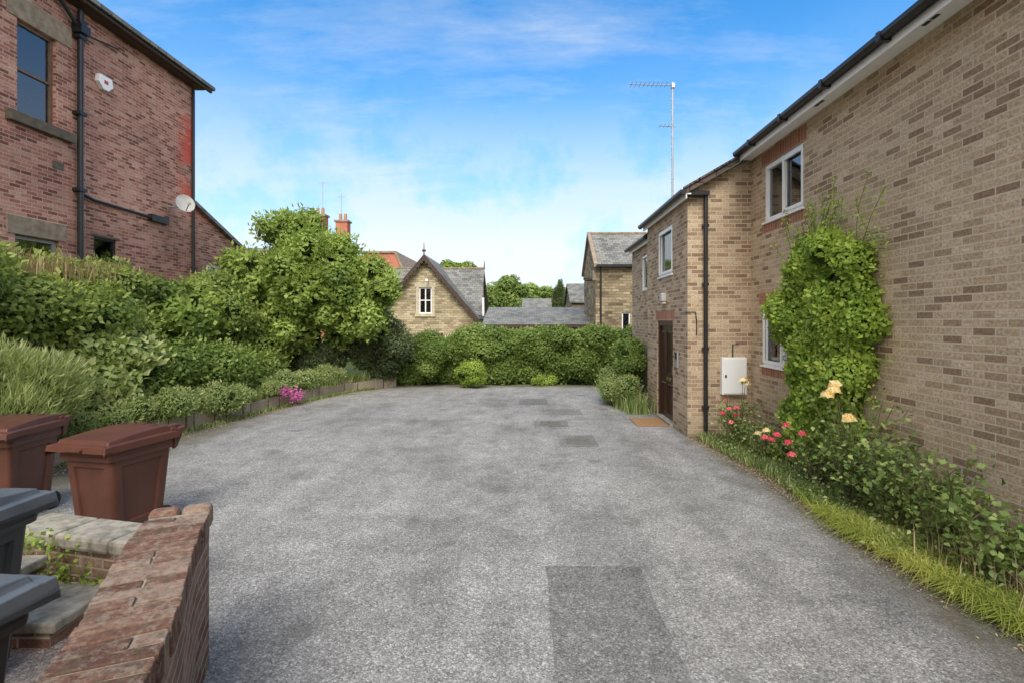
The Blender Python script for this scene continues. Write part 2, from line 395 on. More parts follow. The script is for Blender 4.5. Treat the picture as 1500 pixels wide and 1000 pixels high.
def tarmac(name,base,stains=True,tint=(1.04,1.0,.94)):
    m,nt,b=new_mat(name); p=pos(nt)
    vo=N(nt,'ShaderNodeTexVoronoi'); vo.inputs['Scale'].default_value=105; L(nt,p,vo.inputs['Vector'])
    sp=N(nt,'ShaderNodeSeparateColor'); L(nt,vo.outputs['Color'],sp.inputs[0])
    T=lambda k:tuple(base*k*t for t in tint)
    c=ramp(nt,sp.outputs[0],[(0,T(.50)),(.45,T(.90)),(.85,T(1.16)),(1,T(1.75))])
    f1=noise(nt,p,30,5,.7); c=mix(nt,1,c,ramp(nt,f1,[(.3,g(.72)),(.7,g(1.22))]),'MULTIPLY')
    f2=noise(nt,p,.45,6,.62); c=mix(nt,1,c,ramp(nt,f2,[(.32,g(.66)),(.48,g(.95)),(.7,g(1.16))]),'MULTIPLY')
    f3=noise(nt,p,3.2,6,.75); c=mix(nt,1,c,ramp(nt,f3,[(.3,g(.74)),(.65,g(1.10))]),'MULTIPLY')
    if stains:
        f4=noise(nt,p,1.1,6,.75)
        c=mix(nt,ramp(nt,f4,[(.54,g(0)),(.68,g(.50))]),c,(.12,.115,.10))
        vs_=N(nt,'ShaderNodeTexVoronoi'); vs_.inputs['Scale'].default_value=.8; L(nt,p,vs_.inputs['Vector'])
        d=mth(nt,'ADD',vs_.outputs['Distance'],mth(nt,'MULTIPLY',mth(nt,'SUBTRACT',noise(nt,p,9,4,.7),.5),.18))
        c=mix(nt,ramp(nt,d,[(.05,g(.5)),(.12,g(0))]),c,(.09,.085,.075))
        s=N(nt,'ShaderNodeSeparateXYZ'); L(nt,p,s.inputs[0])
        cb=N(nt,'ShaderNodeCombineXYZ'); L(nt,mth(nt,'MULTIPLY',s.outputs['X'],1.3),cb.inputs[0]); L(nt,mth(nt,'MULTIPLY',s.outputs['Y'],.28),cb.inputs[1])
        f5=noise(nt,cb.outputs[0],1.2,6,.7)
        c=mix(nt,1,c,ramp(nt,f5,[(.35,g(.80)),(.6,g(1.07))]),'MULTIPLY')
        w=mth(nt,'MULTIPLY',noise(nt,p,2.0,5,.7),1.2)
        er=mth(nt,'SUBTRACT',mth(nt,'ADD',s.outputs['X'],w),3.1)
        el=mth(nt,'SUBTRACT',mth(nt,'SUBTRACT',w,s.outputs['X']),5.8)
        ef=mth(nt,'SUBTRACT',mth(nt,'ADD',s.outputs['Y'],w),15.9)
        ed=mth(nt,'MAXIMUM',mth(nt,'MAXIMUM',er,el),ef)
        c=mix(nt,ramp(nt,mth(nt,'MULTIPLY',ed,1.6,True),[(.0,g(0)),(.9,g(.8))]),c,(.12,.10,.065))
        dw=mth(nt,'ADD',mth(nt,'ADD',mth(nt,'MULTIPLY',s.outputs['X'],-1.0),mth(nt,'MULTIPLY',w,.9)),-2.0)
        nearm=mth(nt,'SUBTRACT',3.4,s.outputs['Y'],True)
        c=mix(nt,mth(nt,'MULTIPLY',mth(nt,'MULTIPLY',dw,2.2,True),mth(nt,'MULTIPLY',nearm,.5)),c,(.11,.098,.07))
    L(nt,c,b.inputs['Base Color']); b.inputs['Roughness'].default_value=.92; b.inputs['Specular IOR Level'].default_value=.2
    h=mth(nt,'ADD',mth(nt,'MULTIPLY',vo.outputs['Distance'],-.8),mth(nt,'MULTIPLY',f1,.8)); bump(nt,b,h,.6,.008)
    return m
M_tar=tarmac('weathered_tarmac',.325)
M_patch=tarmac('newer_tarmac_patch',.205,False)
M_patch2=tarmac('older_tarmac_patch',.225,False)
M_conc=tarmac('pinkish_concrete',.30,False,(1.14,.96,.84))
def soil_mat(name,cols):
    m,nt,b=new_mat(name); p=pos(nt)
    c=ramp(nt,noise(nt,p,14,6,.75),[(.3,cols[0]),(.5,cols[1]),(.7,cols[2])])
    c=mix(nt,1,c,ramp(nt,noise(nt,p,1.3,4),[(.3,g(.7)),(.7,g(1.2))]),'MULTIPLY')
    L(nt,c,b.inputs['Base Color']); b.inputs['Roughness'].default_value=1; b.inputs['Specular IOR Level'].default_value=.1
    bump(nt,b,noise(nt,p,30,5,.7),.8,.03); return m
M_soil=soil_mat('dry_soil',[(.09,.065,.04),(.19,.145,.085),(.33,.27,.16)])
M_grassg=soil_mat('grass_ground',[(.04,.06,.015),(.07,.10,.03),(.11,.14,.05)])
M_slab=plain_mat('stone_slab',(.32,.29,.235),.9,.38,14,bs=.5)
M_kerb=brick_mat('kerb_stone',[(.22,.19,.135),(.32,.27,.20),(.38,.32,.24)],(.08,.07,.05),bw=.6,rh=.32,ms=.015,distort=.03,stain=.35,bs=.7,bdist=.02)

G_ivy=leaf_mat('ivy_leaf',[(.035,.070,.014),(.085,.135,.025),(.165,.225,.045),(.28,.335,.09)])
G_tree=leaf_mat('tree_leaf',[(.05,.09,.016),(.105,.165,.028),(.175,.25,.045),(.27,.35,.085)])
G_hedge=leaf_mat('hedge_leaf',[(.04,.072,.014),(.08,.132,.022),(.13,.195,.038),(.20,.27,.065)])
G_dark=leaf_mat('dark_leaf',[(.03,.05,.018),(.05,.08,.03),(.085,.115,.045),(.13,.16,.07)])
G_bright=leaf_mat('bright_climber_leaf',[(.065,.12,.012),(.125,.21,.02),(.21,.31,.035),(.34,.42,.08)],k=1.5)
G_broom=leaf_mat('feathery_leaf',[(.09,.12,.03),(.14,.185,.05),(.21,.26,.09),(.29,.33,.15)],k=1.5)
G_grass=leaf_mat('grass_blade',[(.14,.21,.03),(.27,.33,.05),(.40,.42,.09),(.50,.44,.20)],k=1.4)
G_low=leaf_mat('low_plant_leaf',[(.07,.115,.03),(.13,.19,.05),(.21,.27,.09),(.32,.36,.16)])
G_straw=leaf_mat('dry_leaf_litter',[(.14,.10,.05),(.28,.22,.12),(.36,.30,.18)],.1)
G_seed=leaf_mat('seed_head',[(.24,.16,.09),(.30,.23,.12),(.28,.28,.12)],k=1.4)
G_yel=leaf_mat('yellow_petal',[(.85,.62,.22),(.90,.78,.45),(.9,.85,.68)],k=1)
G_red=leaf_mat('red_petal',[(.62,.05,.09),(.80,.14,.18),(.85,.32,.34)],k=1)
G_mag=leaf_mat('magenta_petal',[(.50,.07,.32),(.70,.16,.48),(.8,.35,.62)],k=1)

# ------------------------------------------------------------ ground
mb=MB(); mb.poly([(-400,-400,0),(400,-400,0),(400,400,0),(-400,400,0)],M_grassg,(0,0,1)); mb.build('ground')
def wavy(pts,amp,step=.15):
    out=[]
    for i in range(len(pts)-1):
        a,b=Vector(pts[i]),Vector(pts[i+1]); n=max(1,int((b-a).length/step))
        for k in range(n):
            p=a+(b-a)*k/n; out.append((p.x+random.uniform(-amp,amp),p.y+random.uniform(-amp,amp)))
    out.append(pts[-1]); return out
right=wavy([(3.2,-5),(3.3,2.5),(3.18,3.45),(3.0,4.5),(3.03,5.5),(3.05,6.5),(2.86,8.3),(2.72,8.83)],.04)
pts=[(-7.2,-5)]+right+[(2.74,15.8),(1,16.1),(-4,16.2),(-7.2,16)]
mb=MB(); mb.poly([(x,y,.004) for x,y in pts],M_tar,(0,0,1)); mb.build('car_park_tarmac')
mb=MB()
def patch(x0,x1,y0,y1,z,mat,amp=.012):
    p=wavy([(x0,y0),(x1,y0),(x1,y1),(x0,y1),(x0,y0)],amp,.1)[:-1]
    mb.poly([(a,b,z) for a,b in p],mat,(0,0,1))
patch(.14,.90,1.2,4.17,.008,M_patch)
mb.build('tarmac_repair_patch')
mb=MB()
patch(.50,1.12,8.15,8.95,.008,M_patch2); patch(.3,1.15,10.9,11.6,.008,M_patch2); patch(-.25,.45,12.3,13.2,.008,M_patch2); patch(.1,.75,9.7,10.3,.008,M_patch2)
mb.build('tarmac_repair_patch')
for (mx,my) in ((.82,8.5),(.42,10.0)):
    mb=MB(); mb.box(mx-.2,mx+.2,my-.2,my+.2,.008,.012,M_iron); mb.box(mx-.17,mx+.17,my-.17,my+.17,.012,.015,M_iron); mb.build('manhole_cover')

def strip_mesh(name,inner,outer,h,mat,n=60,m=8):
    mb=MB(); G=[]
    for i in range(n+1):
        t=i/n*(len(inner)-1); k=min(int(t),len(inner)-2); f=t-k
        a=Vector(inner[k]).lerp(Vector(inner[k+1]),f); b=Vector(outer[k]).lerp(Vector(outer[k+1]),f)
        row=[]
        for j in range(m+1):
            s=j/m; p=a.lerp(b,s); z=.006+h*math.sin(min(1,s*1.6)*math.pi/2)*(1+.3*random.uniform(-1,1)) if j>0 else .006
            row.append((p.x+(random.uniform(-.03,.03) if j<m else 0),p.y,z))
        G.append(row)
    for i in range(n):
        for j in range(m): mb.poly([G[i][j],G[i][j+1],G[i+1][j+1],G[i+1][j]],mat,(0,0,1))
    mb.build(name,smooth=False)
strip_mesh('flower_bed_soil',[(3.15,-3),(3.25,2.5),(3.12,3.45),(2.95,4.5),(2.98,5.5),(3.0,6.5),(2.8,8.3),(2.72,8.8)],[(3.83,-3),(3.83,2.5),(3.83,3.45),(3.83,4.5),(3.83,5.5),(3.83,6.5),(3.83,8.3),(3.83,8.8)],.06,M_soil,90,8)
K=[(-6.75,3.2),(-6.6,5.0),(-6.4,8.0),(-6.1,10.0),(-5.7,12.3),(-5.0,14.5),(-4.0,15.7)]
mb=MB()
dense=[]
for i in range(len(K)-1):
    a,b=Vector(K[i]),Vector(K[i+1]); n=max(1,int((b-a).length/.6))
    for k in range(n): dense.append(a+(b-a)*k/n)
dense.append(Vector(K[-1]))
for i in range(len(dense)-1):
    a,b=dense[i],dense[i+1]; d=(b-a); ang=math.atan2(d.y,d.x); c=(a+b)/2
    h=.30+random.uniform(-.04,.04)
    mb.rbox((c.x-.11+random.uniform(-.02,.02),c.y,h/2),(d.length-.015,.2+random.uniform(-.02,.02),h),ang+random.uniform(-.035,.035),M_kerb,tilt=random.uniform(-.03,.03))
mb.build('stone_kerb_wall',bevel=.022)
strip_mesh('planting_bed_soil',[(k[0]-.16,k[1]) for k in K],[(-9.4,k[1]+.2) for k in K],.26,M_soil,50,8)

# ------------------------------------------------------------ right building
E=empty('brown_brick_flats')
mb=MB()
XW=3.82; YP=8.82
wins=[(7.13,8.30,3.58,4.49),(7.05,8.38,1.28,2.26)]
wall(mb,'x',XW,-1,-6,YP,0,4.80,wins,M_buff,.1)
PX=2.73
pw=[(9.75,10.78,2.90,3.85),(9.72,10.9,.0,2.0)]
wall(mb,'x',PX,-1,YP,11.8,0,4.22,pw,M_buffcop,.12)
mb.poly([(PX,YP,0),(XW,YP,0),(XW,YP,4.78),(PX,YP,4.24)],M_buffcop,(0,-1,0))
wall(mb,'x',2.86,-1,11.8,14.2,0,3.98,[(12.4,13.0,2.75,3.62)],M_buffcop,.1)
mb.poly([(2.86,14.2,0),(9,14.2,0),(9,14.2,3.98),(2.86,14.2,3.98)],M_buffcop,(0,1,0))
mb.poly([(PX,11.8,3.9),(3.2,11.8,3.9),(3.2,11.8,4.5),(PX,11.8,4.22)],M_buffcop,(0,1,0))
mb.poly([(PX,11.8,0),(2.86,11.8,0),(2.86,11.8,3.895),(PX,11.8,3.895)],M_buffcop,(0,1,0))
mb.poly([(XW,-6,0),(11,-6,0),(11,-6,4.8),(XW,-6,4.8)],M_buff,(0,-1,0))
mb.poly([(11,-6,0),(11,14.2,0),(11,14.2,4.8),(11,-6,4.8)],M_buff,(1,0,0))
mb.build('walls',E)
mb=MB()
def sold(a0,a1,z0,z1,c=XW): lbox(mb,'x',c,-1,a0,a1,z0,z1,-.02,.004,M_sold)
sold(7.05,8.4,4.495,4.72); sold(7.05,8.38,3.42,3.55); sold(6.95,8.5,2.265,2.45); sold(7.0,8.4,1.13,1.26)
sold(9.6,11.0,2.005,2.2,PX)
mb.build('red_brick_courses',E)
mb=MB()
lbox(mb,'x',XW,-1,7.09,8.34,3.55,3.58,-.12,.035,M_white); lbox(mb,'x',XW,-1,7.02,8.41,1.26,1.285,-.12,.035,M_white)
lbox(mb,'x',PX,-1,9.72,10.81,2.87,2.9,-.12,.03,M_white)
mb.build('window_sills',E,bevel=.004)
window(E,'upper_window','x',XW,-1,7.13,8.30,3.58,4.49,.05,M_white,M_glass,.065,mull=(7.72,),sash=(7.14,7.72),curtain=[(7.16,7.45),(8.05,8.28)])
window(E,'lower_window','x',XW,-1,7.05,8.38,1.28,2.26,.05,M_white,M_glass,.065,mull=(7.72,),sash=(7.74,8.36),curtain=[(7.1,8.3)])
window(E,'stair_window','x',PX,-1,9.75,10.78,2.90,3.85,.05,M_white,M_glass,.065,sash=(9.77,10.76),curtain=[(9.8,10.7)])
window(E,'far_window','x',2.86,-1,12.4,13.0,2.75,3.62,.05,M_white,M_glass,.06,curtain=[(12.5,12.9)])
mb=MB(); c=PX
lbox(mb,'x',c,-1,9.72,10.9,0,.05,-.12,.05,M_slab)
lbox(mb,'x',c,-1,9.72,9.80,.05,2.0,-.10,-.02,M_door); lbox(mb,'x',c,-1,10.82,10.9,.05,2.0,-.10,-.02,M_door)
lbox(mb,'x',c,-1,9.80,10.82,1.9,2.0,-.10,-.02,M_door)
lbox(mb,'x',c,-1,9.80,10.82,.05,1.9,-.11,-.07,M_door)
for a0,a1 in((9.88,10.26),(10.36,10.74)):
    for z0,z1 in((.15,.75),(.95,1.78)):
        lbox(mb,'x',c,-1,a0,a0+.03,z0,z1,-.07,-.05,M_door);lbox(mb,'x',c,-1,a1-.03,a1,z0,z1,-.07,-.05,M_door)
        lbox(mb,'x',c,-1,a0+.03,a1-.03,z0,z0+.03,-.07,-.05,M_door);lbox(mb,'x',c,-1,a0+.03,a1-.03,z1-.03,z1,-.07,-.05,M_door)
lbox(mb,'x',c,-1,10.1,10.4,.82,.88,-.07,-.055,M_brass); lbox(mb,'x',c,-1,9.86,9.9,.95,1.12,-.07,-.03,M_brass)
mb.build('front_door',E,bevel=.004)
mb=MB()
lbox(mb,'x',PX,-1,9.35,9.5,1.15,1.45,0,.03,M_metal)
lbox(mb,'x',PX,-1,9.37,9.48,1.3,1.42,.03,.034,M_black)
mb.build('door_intercom',E,bevel=.005)
mb=MB(); lbox(mb,'x',PX,-1,10.15,10.35,2.38,2.55,0,.10,M_dish); lbox(mb,'x',PX,-1,10.17,10.33,2.33,2.38,0,.08,M_curtain); mb.build('wall_light',E,bevel=.02)
sl=.577
def rz(x): return 4.22+sl*(x-2.6)
mb=MB()
mb.poly([(3.5,-6.2,rz(3.5)),(7.6,-6.2,rz(7.6)),(7.6,8.6,rz(7.6)),(3.5,8.6,rz(3.5))],M_tile,(0,0,1))
mb.poly([(2.58,8.6,rz(2.58)),(7.6,8.6,rz(7.6)),(7.6,11.9,rz(7.6)),(2.58,11.9,rz(2.58))],M_tile,(0,0,1))
mb.poly([(2.72,11.9,4.02),(7.6,11.9,4.02+sl*4.88),(7.6,14.3,4.02+sl*4.88),(2.72,14.3,4.02)],M_tile,(0,0,1))
mb.poly([(7.6,-6.2,rz(7.6)),(11.3,-6.2,4.8),(11.3,14.3,4.8),(7.6,14.3,rz(7.6))],M_tile,(0,0,1))
mb.poly([(2.58,8.6,rz(2.58)),(3.6,8.6,rz(3.6)),(3.6,8.6,rz(3.6)-.10),(2.58,8.6,rz(2.58)-.10)],M_tile,(0,-1,0))
mb.poly([(2.58,8.6,rz(2.58)-.10),(3.6,8.6,rz(3.6)-.10),(3.6,8.82,rz(3.6)-.10),(2.58,8.82,rz(2.58)-.10)],M_soffit,(0,0,-1))
for i in range(4):
    x0=2.6+i*.25
    mb.rbox((x0+.13,8.6,rz(x0+.13)+.01),(.27,.07,.035),0,M_tile,tilt=sl)
mb.build('roof',E)
mb=MB()
mb.box(3.56,3.82,-6,8.80,4.755,4.775,M_soffit)
mb.box(3.54,3.56,-6,8.62,4.68,4.84,M_soffit)
mb.box(2.66,2.73,8.62,11.8,4.13,4.15,M_soffit); mb.box(2.64,2.66,8.62,11.85,4.06,4.22,M_soffit)
mb.box(2.79,2.86,11.8,14.2,3.88,3.90,M_soffit); mb.box(2.77,2.79,11.86,14.25,3.83,3.99,M_soffit)
mb.build('soffit_and_fascia',E)
mb=MB()
for y in (4.6,6.4): 
    for k in range(2): mb.box(3.65,3.70,y+k*.1,y+k*.1+.08,4.750,4.7545,M_black)
mb.build('soffit_vents',E)
def gutter(x,y0,y1,z,r=.055):
    prof=[(x+r*math.cos(a),z+r*math.sin(a)) for a in [math.pi+math.pi*k/8 for k in range(9)]]+[(x+r,z+.02),(x-r,z+.02)]
    mb.prism(prof,y0,y1,M_black)
mb=MB(); gutter(3.48,-6,8.62,4.80); gutter(2.58,8.55,11.9,4.17); gutter(2.71,11.9,14.3,3.95)
y=-5
while y<8.5:
    mb.box(3.415,3.545,y,y+.05,4.735,4.83,M_black); y+=1.0
mb.build('gutters',E)
mb=MB()
mb.box(2.56,3.06,8.66,8.80,4.13,4.20,M_black)
mb.tube([(3.02,8.75,4.14),(3.02,8.75,.05)],.036,M_black,12)
for z in (3.6,2.6,1.5,.5): mb.box(2.97,3.07,8.73,8.819,z,z+.05,M_black)
mb.build('downpipe',E)
mb=MB(); mb.tube([(2.72,8.95,2.15),(2.70,8.80,2.15),(2.86,8.80,2.15),(2.88,8.80,2.0),(2.88,8.80,1.75)],.009,M_black,6)
mb.tube([(3.5,8.80,1.38),(3.5,8.80,1.6),(3.6,8.80,1.6)],.01,M_black,6); mb.build('wall_cables',E)
mb=MB()
mb.box(3.29,3.71,8.72,8.818,.75,1.38,M_white); mb.box(3.31,3.69,8.705,8.72,.77,1.36,M_white); mb.box(3.33,3.36,8.698,8.705,1.04,1.09,M_black)
mb.build('meter_box',bevel=.008)
mb=MB(); mb.box(2.05,2.66,9.72,10.5,.006,.024,M_mat); mb.build('door_mat',bevel=.006)
mb=MB()
mb.tube([(3.64,13,4.6),(3.64,13,8.05)],.026,M_metal,8)
mb.tube([(2.55,13,8.0),(3.72,13,7.97)],.012,M_metal,6)
for i in range(9): mb.tube([(2.6+i*.11,12.82,8.0),(2.6+i*.11,13.18,8.0)],.006,M_metal,5)
mb.box(3.61,3.69,12.95,13.05,7.9,8.02,M_metal)
mb.tube([(3.3,13,6.95),(3.72,13,6.92)],.012,M_metal,6)
for i in range(4): mb.tube([(3.34+i*.1,12.86,6.95),(3.34+i*.1,13.14,6.95)],.006,M_metal,5)
for z in np.arange(4.9,7.8,.3): mb.tube([(3.60,12.97,z),(3.69,13.03,z+.12)],.008,M_metal,5)
mb.build('tv_aerial')

# ------------------------------------------------------------ left red brick building
E=empty('red_brick_house')
XL=-9.5
mb=MB()
wins=[(9.5,10.28,5.86,7.62),(9.46,10.35,1.9,3.6),(11.17,11.78,3.28,3.84)]
wall(mb,'x',XL,1,-2,14.5,0,8.66,wins,M_red,.14)
mb.poly([(XL,14.5,0),(-17,14.5,0),(-17,14.5,8.6),(-13.2,14.5,11.2),(XL,14.5,8.6)],M_red,(0,1,0))
mb.poly([(XL,-2,0),(-17,-2,0),(-17,-2,8.6),(-13.2,-2,11.2),(XL,-2,8.6)],M_red,(0,-1,0))
wall(mb,'x',XL-.016,1,14.5,17.3,0,4.2,[(15.1,17.15,2.6,3.66)],M_red,.1)
mb.poly([(XL-.016,14.5,4.2),(XL-.016,17.3,4.2),(XL-.016,14.5,5.25)],M_red,(1,0,0))
mb.poly([(XL-.016,17.3,0),(-14,17.3,0),(-14,17.3,4.2),(XL-.016,17.3,4.2)],M_red,(0,1,0))
mb.build('walls',E)
mb=MB()
mb.box(XL-.02,XL+.02,9.3,10.62,7.625,8.05,M_gritst); mb.box(XL-.12,XL+.12,9.28,10.6,5.66,5.855,M_sill)
mb.box(XL-.02,XL+.02,9.3,10.5,3.605,3.95,M_gritst)
mb.box(XL-.02,XL+.015,11.1,11.86,3.845,3.9,M_sill)
mb.box(XL-.02,XL+.012,10.2,10.45,5.05,5.2,M_sill)
mb.build('lintels_and_sills',E,bevel=.01)
M_brfr=plain_mat('brown_sash_frame',(.16,.10,.07),.5,.2,8,bs=0); M_wfr=plain_mat('grey_frame',(.30,.29,.27),.5,.1,8,bs=0)
window(E,'sash_window','x',XL,1,9.5,10.28,5.86,7.62,.10,M_brfr,M_glass,.055,trans=(6.72,),curtain=[(9.5,10.28)])
window(E,'lower_sash_window','x',XL,1,9.46,10.35,1.9,3.6,.10,M_wfr,M_glass,.07,trans=(2.8,))
window(E,'small_window','x',XL,1,11.17,11.78,3.28,3.84,.05,M_black,M_glass,.05)
window(E,'lean_to_window','x',XL-.016,1,15.1,17.15,2.6,3.66,.05,M_white,M_glass,.06,mull=(15.6,16.1,16.6),trans=(3.3,))
mb=MB()
mb.poly([(XL+.3,-2.2,8.66),(-13.2,-2.2,11.35),(-13.2,14.75,11.35),(XL+.3,14.75,8.66)],M_slate,(0,0,1))
mb.poly([(-17.3,-2.2,8.5),(-13.2,-2.2,11.35),(-13.2,14.75,11.35),(-17.3,14.75,8.5)],M_slate,(0,0,1))
mb.poly([(XL+.3,-2.2,8.655),(-13.2,-2.2,11.34),(-13.2,14.75,11.34),(XL+.3,14.75,8.655)],M_wood,(0,0,-1))
yy=-2.2
while yy<14.7:
    mb.box(XL+.24,XL+.38,yy,yy+.275,8.664+random.uniform(0,.008),8.76,M_slate); yy+=.285
mb.hexa([(XL+.12,14.42,5.27),(XL+.12,17.5,4.08),(-14,17.5,4.08),(-14,14.42,5.27)],[(XL+.12,14.42,5.38),(XL+.12,17.5,4.19),(-14,17.5,4.19),(-14,14.42,5.38)],M_slate)
mb.build('roof',E)
mb=MB()
mb.box(XL,XL+.26,-2,14.6,8.56,8.60,M_wood)
prof=[(XL+.3+.05*math.cos(a),8.61+.05*math.sin(a)) for a in [math.pi+math.pi*k/8 for k in range(9)]]
mb.prism(prof,-2,14.8,M_wood)
mb.tube([(XL+.1,10.73,8.5),(XL+.1,10.73,.2)],.055,M_black,12)
for z in (8.2,7.9,6.3,4.7,3.2): mb.box(XL,XL+.17,10.64,10.82,z,z+.07,M_black)
mb.box(XL+.01,XL+.22,10.62,10.84,8.0,8.18,M_black)
mb.tube([(XL+.1,9.7,8.62),(XL+.1,10.3,8.42),(XL+.1,10.68,8.12)],.04,M_black,8)
mb.tube([(XL+.08,10.8,8.05),(XL+.08,11.75,8.22)],.02,M_black,8)
mb.tube([(XL+.08,10.73,4.68),(XL+.08,11.1,4.60),(XL+.08,13.3,4.56)],.035,M_black,8)
mb.box(XL,XL+.12,12.75,13.35,4.5,4.66,M_black)
mb.tube([(XL+.06,14.4,8.5),(XL+.06,14.4,1.5)],.04,M_black,8)
mb.build('rainwater_pipes',E)
mb=MB()
mb.prism([(11.22,7.42),(11.55,7.42),(11.58,7.25),(11.45,7.12),(11.32,7.12),(11.19,7.25)],XL+.001,XL+.1,M_white,axis='x')
mb.prism([(11.33,7.33),(11.44,7.33),(11.44,7.25),(11.33,7.25)],XL+.1,XL+.105,plain_mat('alarm_red',(.5,.05,.05),.4,.05,5,bs=0),axis='x')
mb.build('burglar_alarm_box',bevel=.01)
mb=MB(); cc=Vector((XL+.45,13.45,5.05)); dn=Vector((.75,-.62,.35)).normalized(); u=dn.cross(Vector((0,0,1))).normalized(); w=u.cross(dn)
rings=[]; RD=.24
for i in range(6):
    r=RD*i/5; rings.append([cc+dn*(.07*(r/RD)**2)+(u*math.cos(2*math.pi*k/24)*.92+w*math.sin(2*math.pi*k/24)*1.05)*r for k in range(24)])
for i in range(5):
    for k in range(24):
        q=(k+1)%24
        if i==0: mb.poly([rings[0][0],rings[1][k],rings[1][q]],M_dish)
        else: mb.poly([rings[i][k],rings[i][q],rings[i+1][q],rings[i+1][k]][::-1],M_dish)
hd=cc-w*.15+dn*.32
mb.tube([cc-w*.22,hd],.012,M_black,6); mb.box(hd.x-.03,hd.x+.03,hd.y-.03,hd.y+.03,hd.z-.03,hd.z+.03,M_dish)
mb.tube([cc-dn*.02,(XL+.25,13.5,5.0),(XL,13.5,5.0)],.02,M_metal,8); mb.build('satellite_dish')

# ------------------------------------------------------------ background buildings
E=empty('stone_cottage')
mb=MB(); yc=30.0; xa,za=-6.08,5.75; xr,zr=-3.12,2.26; xl=-9.04
hol=[(-6.45,-5.70,2.42,3.95),(-6.5,-5.05,-.2,1.30)]
wall(mb,'y',yc,-1,xl,xr,-1,zr,[(hol[1][0],hol[1][1],-1,1.30)],M_stone,.15)
def zg(x): return za-(za-zr)*abs(x-xa)/(xr-xa)
h=hol[0]
mb.poly([(xl,yc,zr),(h[0],yc,zr),(h[0],yc,zg(h[0]))],M_stone,(0,-1,0))
mb.poly([(h[1],yc,zr),(xr,yc,zr),(h[1],yc,zg(h[1]))],M_stone,(0,-1,0))
mb.poly([(h[0],yc,h[3]),(h[1],yc,h[3]),(h[1],yc,zg(h[1])),(xa,yc,za),(h[0],yc,zg(h[0]))],M_stone,(0,-1,0))
mb.poly([(h[0],yc,zr),(h[1],yc,zr),(h[1],yc,h[2]),(h[0],yc,h[2])],M_stone,(0,-1,0))
mb.poly([(xr,yc,-1),(xr,37,-1),(xr,37,zr),(xr,yc,zr)],M_stone,(1,0,0)); mb.poly([(xl,yc,-1),(xl,37,-1),(xl,37,zr),(xl,yc,zr)],M_stone,(-1,0,0))
mb.poly([(xr+.004,31,zr-.3),(xr+.004,37,zr-.3),(xr+.004,34,5.35)],M_stone,(1,0,0))
mb.build('walls',E)
mb=MB()
for sgn in(-1,1):
    xe=xa+sgn*(xr-xa+.22); ze=zg(xr)-.22*(za-zr)/(xr-xa)
    mb.poly([(xa,yc-.35,za+.1),(xa,35,za+.1),(xe,35,ze+.1),(xe,yc-.35,ze+.1)],M_slate,(0,0,1))
mb.poly([(-9.6,31,2.35),(-2.85,31,2.35),(-2.98,34,5.45),(-9.6,34,5.45)],M_slate,(0,0,1))
mb.poly([(-9.6,37,2.35),(-2.85,37,2.35),(-2.98,34,5.45),(-9.6,34,5.45)],M_slate,(0,0,1))
mb.box(-9.6,-2.95,33.93,34.07,5.44,5.54,M_gritst)
mb.build('roof',E)
mb=MB()
for sgn in(-1,1):
    n=16; xe=xa+sgn*(xr-xa+.25); ze=za-(za-zr)*(xr-xa+.25)/(xr-xa)
    for i in range(n):
        a=i/n;b=(i+1)/n; p=(xa+(xe-xa)*a,za+.1+(ze-za)*a); q=(xa+(xe-xa)*b,za+.1+(ze-za)*b); m=((p[0]+q[0])/2,(p[1]+q[1])/2)
        mb.prism([p,q,(q[0],q[1]-.28),(m[0],m[1]-.45),(p[0],p[1]-.28)],yc-.40,yc-.35,M_wood)
mb.tube([(xa,yc-.38,za-.3),(xa,yc-.38,za+.75)],.05,M_wood,8,r1=.015)
mb.tube([(xa,yc-.38,za+.25),(xa,yc-.38,za+.35)],.11,M_wood,8)
mb.tube([(-2.97,34,5.4),(-2.97,34,5.95)],.05,M_wood,8,r1=.015)
mb.tube([(-2.8,31.2,2.3),(-2.8,31.2,3.4)],.07,M_white,8)
mb.build('bargeboards_and_finial',E)
mb=MB()
mb.box(h[0]-.17,h[0],yc-.03,yc+.1,h[2],h[3],M_ashlar); mb.box(h[1],h[1]+.17,yc-.03,yc+.1,h[2],h[3],M_ashlar)
mb.box(h[0]-.25,h[1]+.25,yc-.035,yc+.1,h[3],h[3]+.25,M_ashlar); mb.box(h[0]-.22,h[1]+.22,yc-.07,yc+.1,h[2]-.18,h[2],M_ashlar)
mb.build('window_surround',E)
window(E,'gable_window','y',yc,-1,h[0],h[1],h[2],h[3],.08,M_white,M_glass,.07,mull=((h[0]+h[1])/2,),trans=(3.2,))
mb=MB(); mb.box(-6.5,-5.05,yc+.05,yc+.1,-1,1.3,M_wood); mb.box(-6.15,-5.45,yc-.0,yc+.045,.8,1.12,M_black); mb.box(-6.1,-5.9,yc-.01,yc,.9,1.0,M_white);mb.box(-5.85,-5.55,yc-.01,yc,.9,1.0,M_white)
mb.build('door_with_sign',E)
mb=MB(); mb.tube([(-5.9,29.95,4.35),(-5.9,29.7,4.35)],.03,M_metal,6); mb.box(-5.97,-5.83,29.45,29.75,4.28,4.4,M_white); mb.build('security_camera',E)

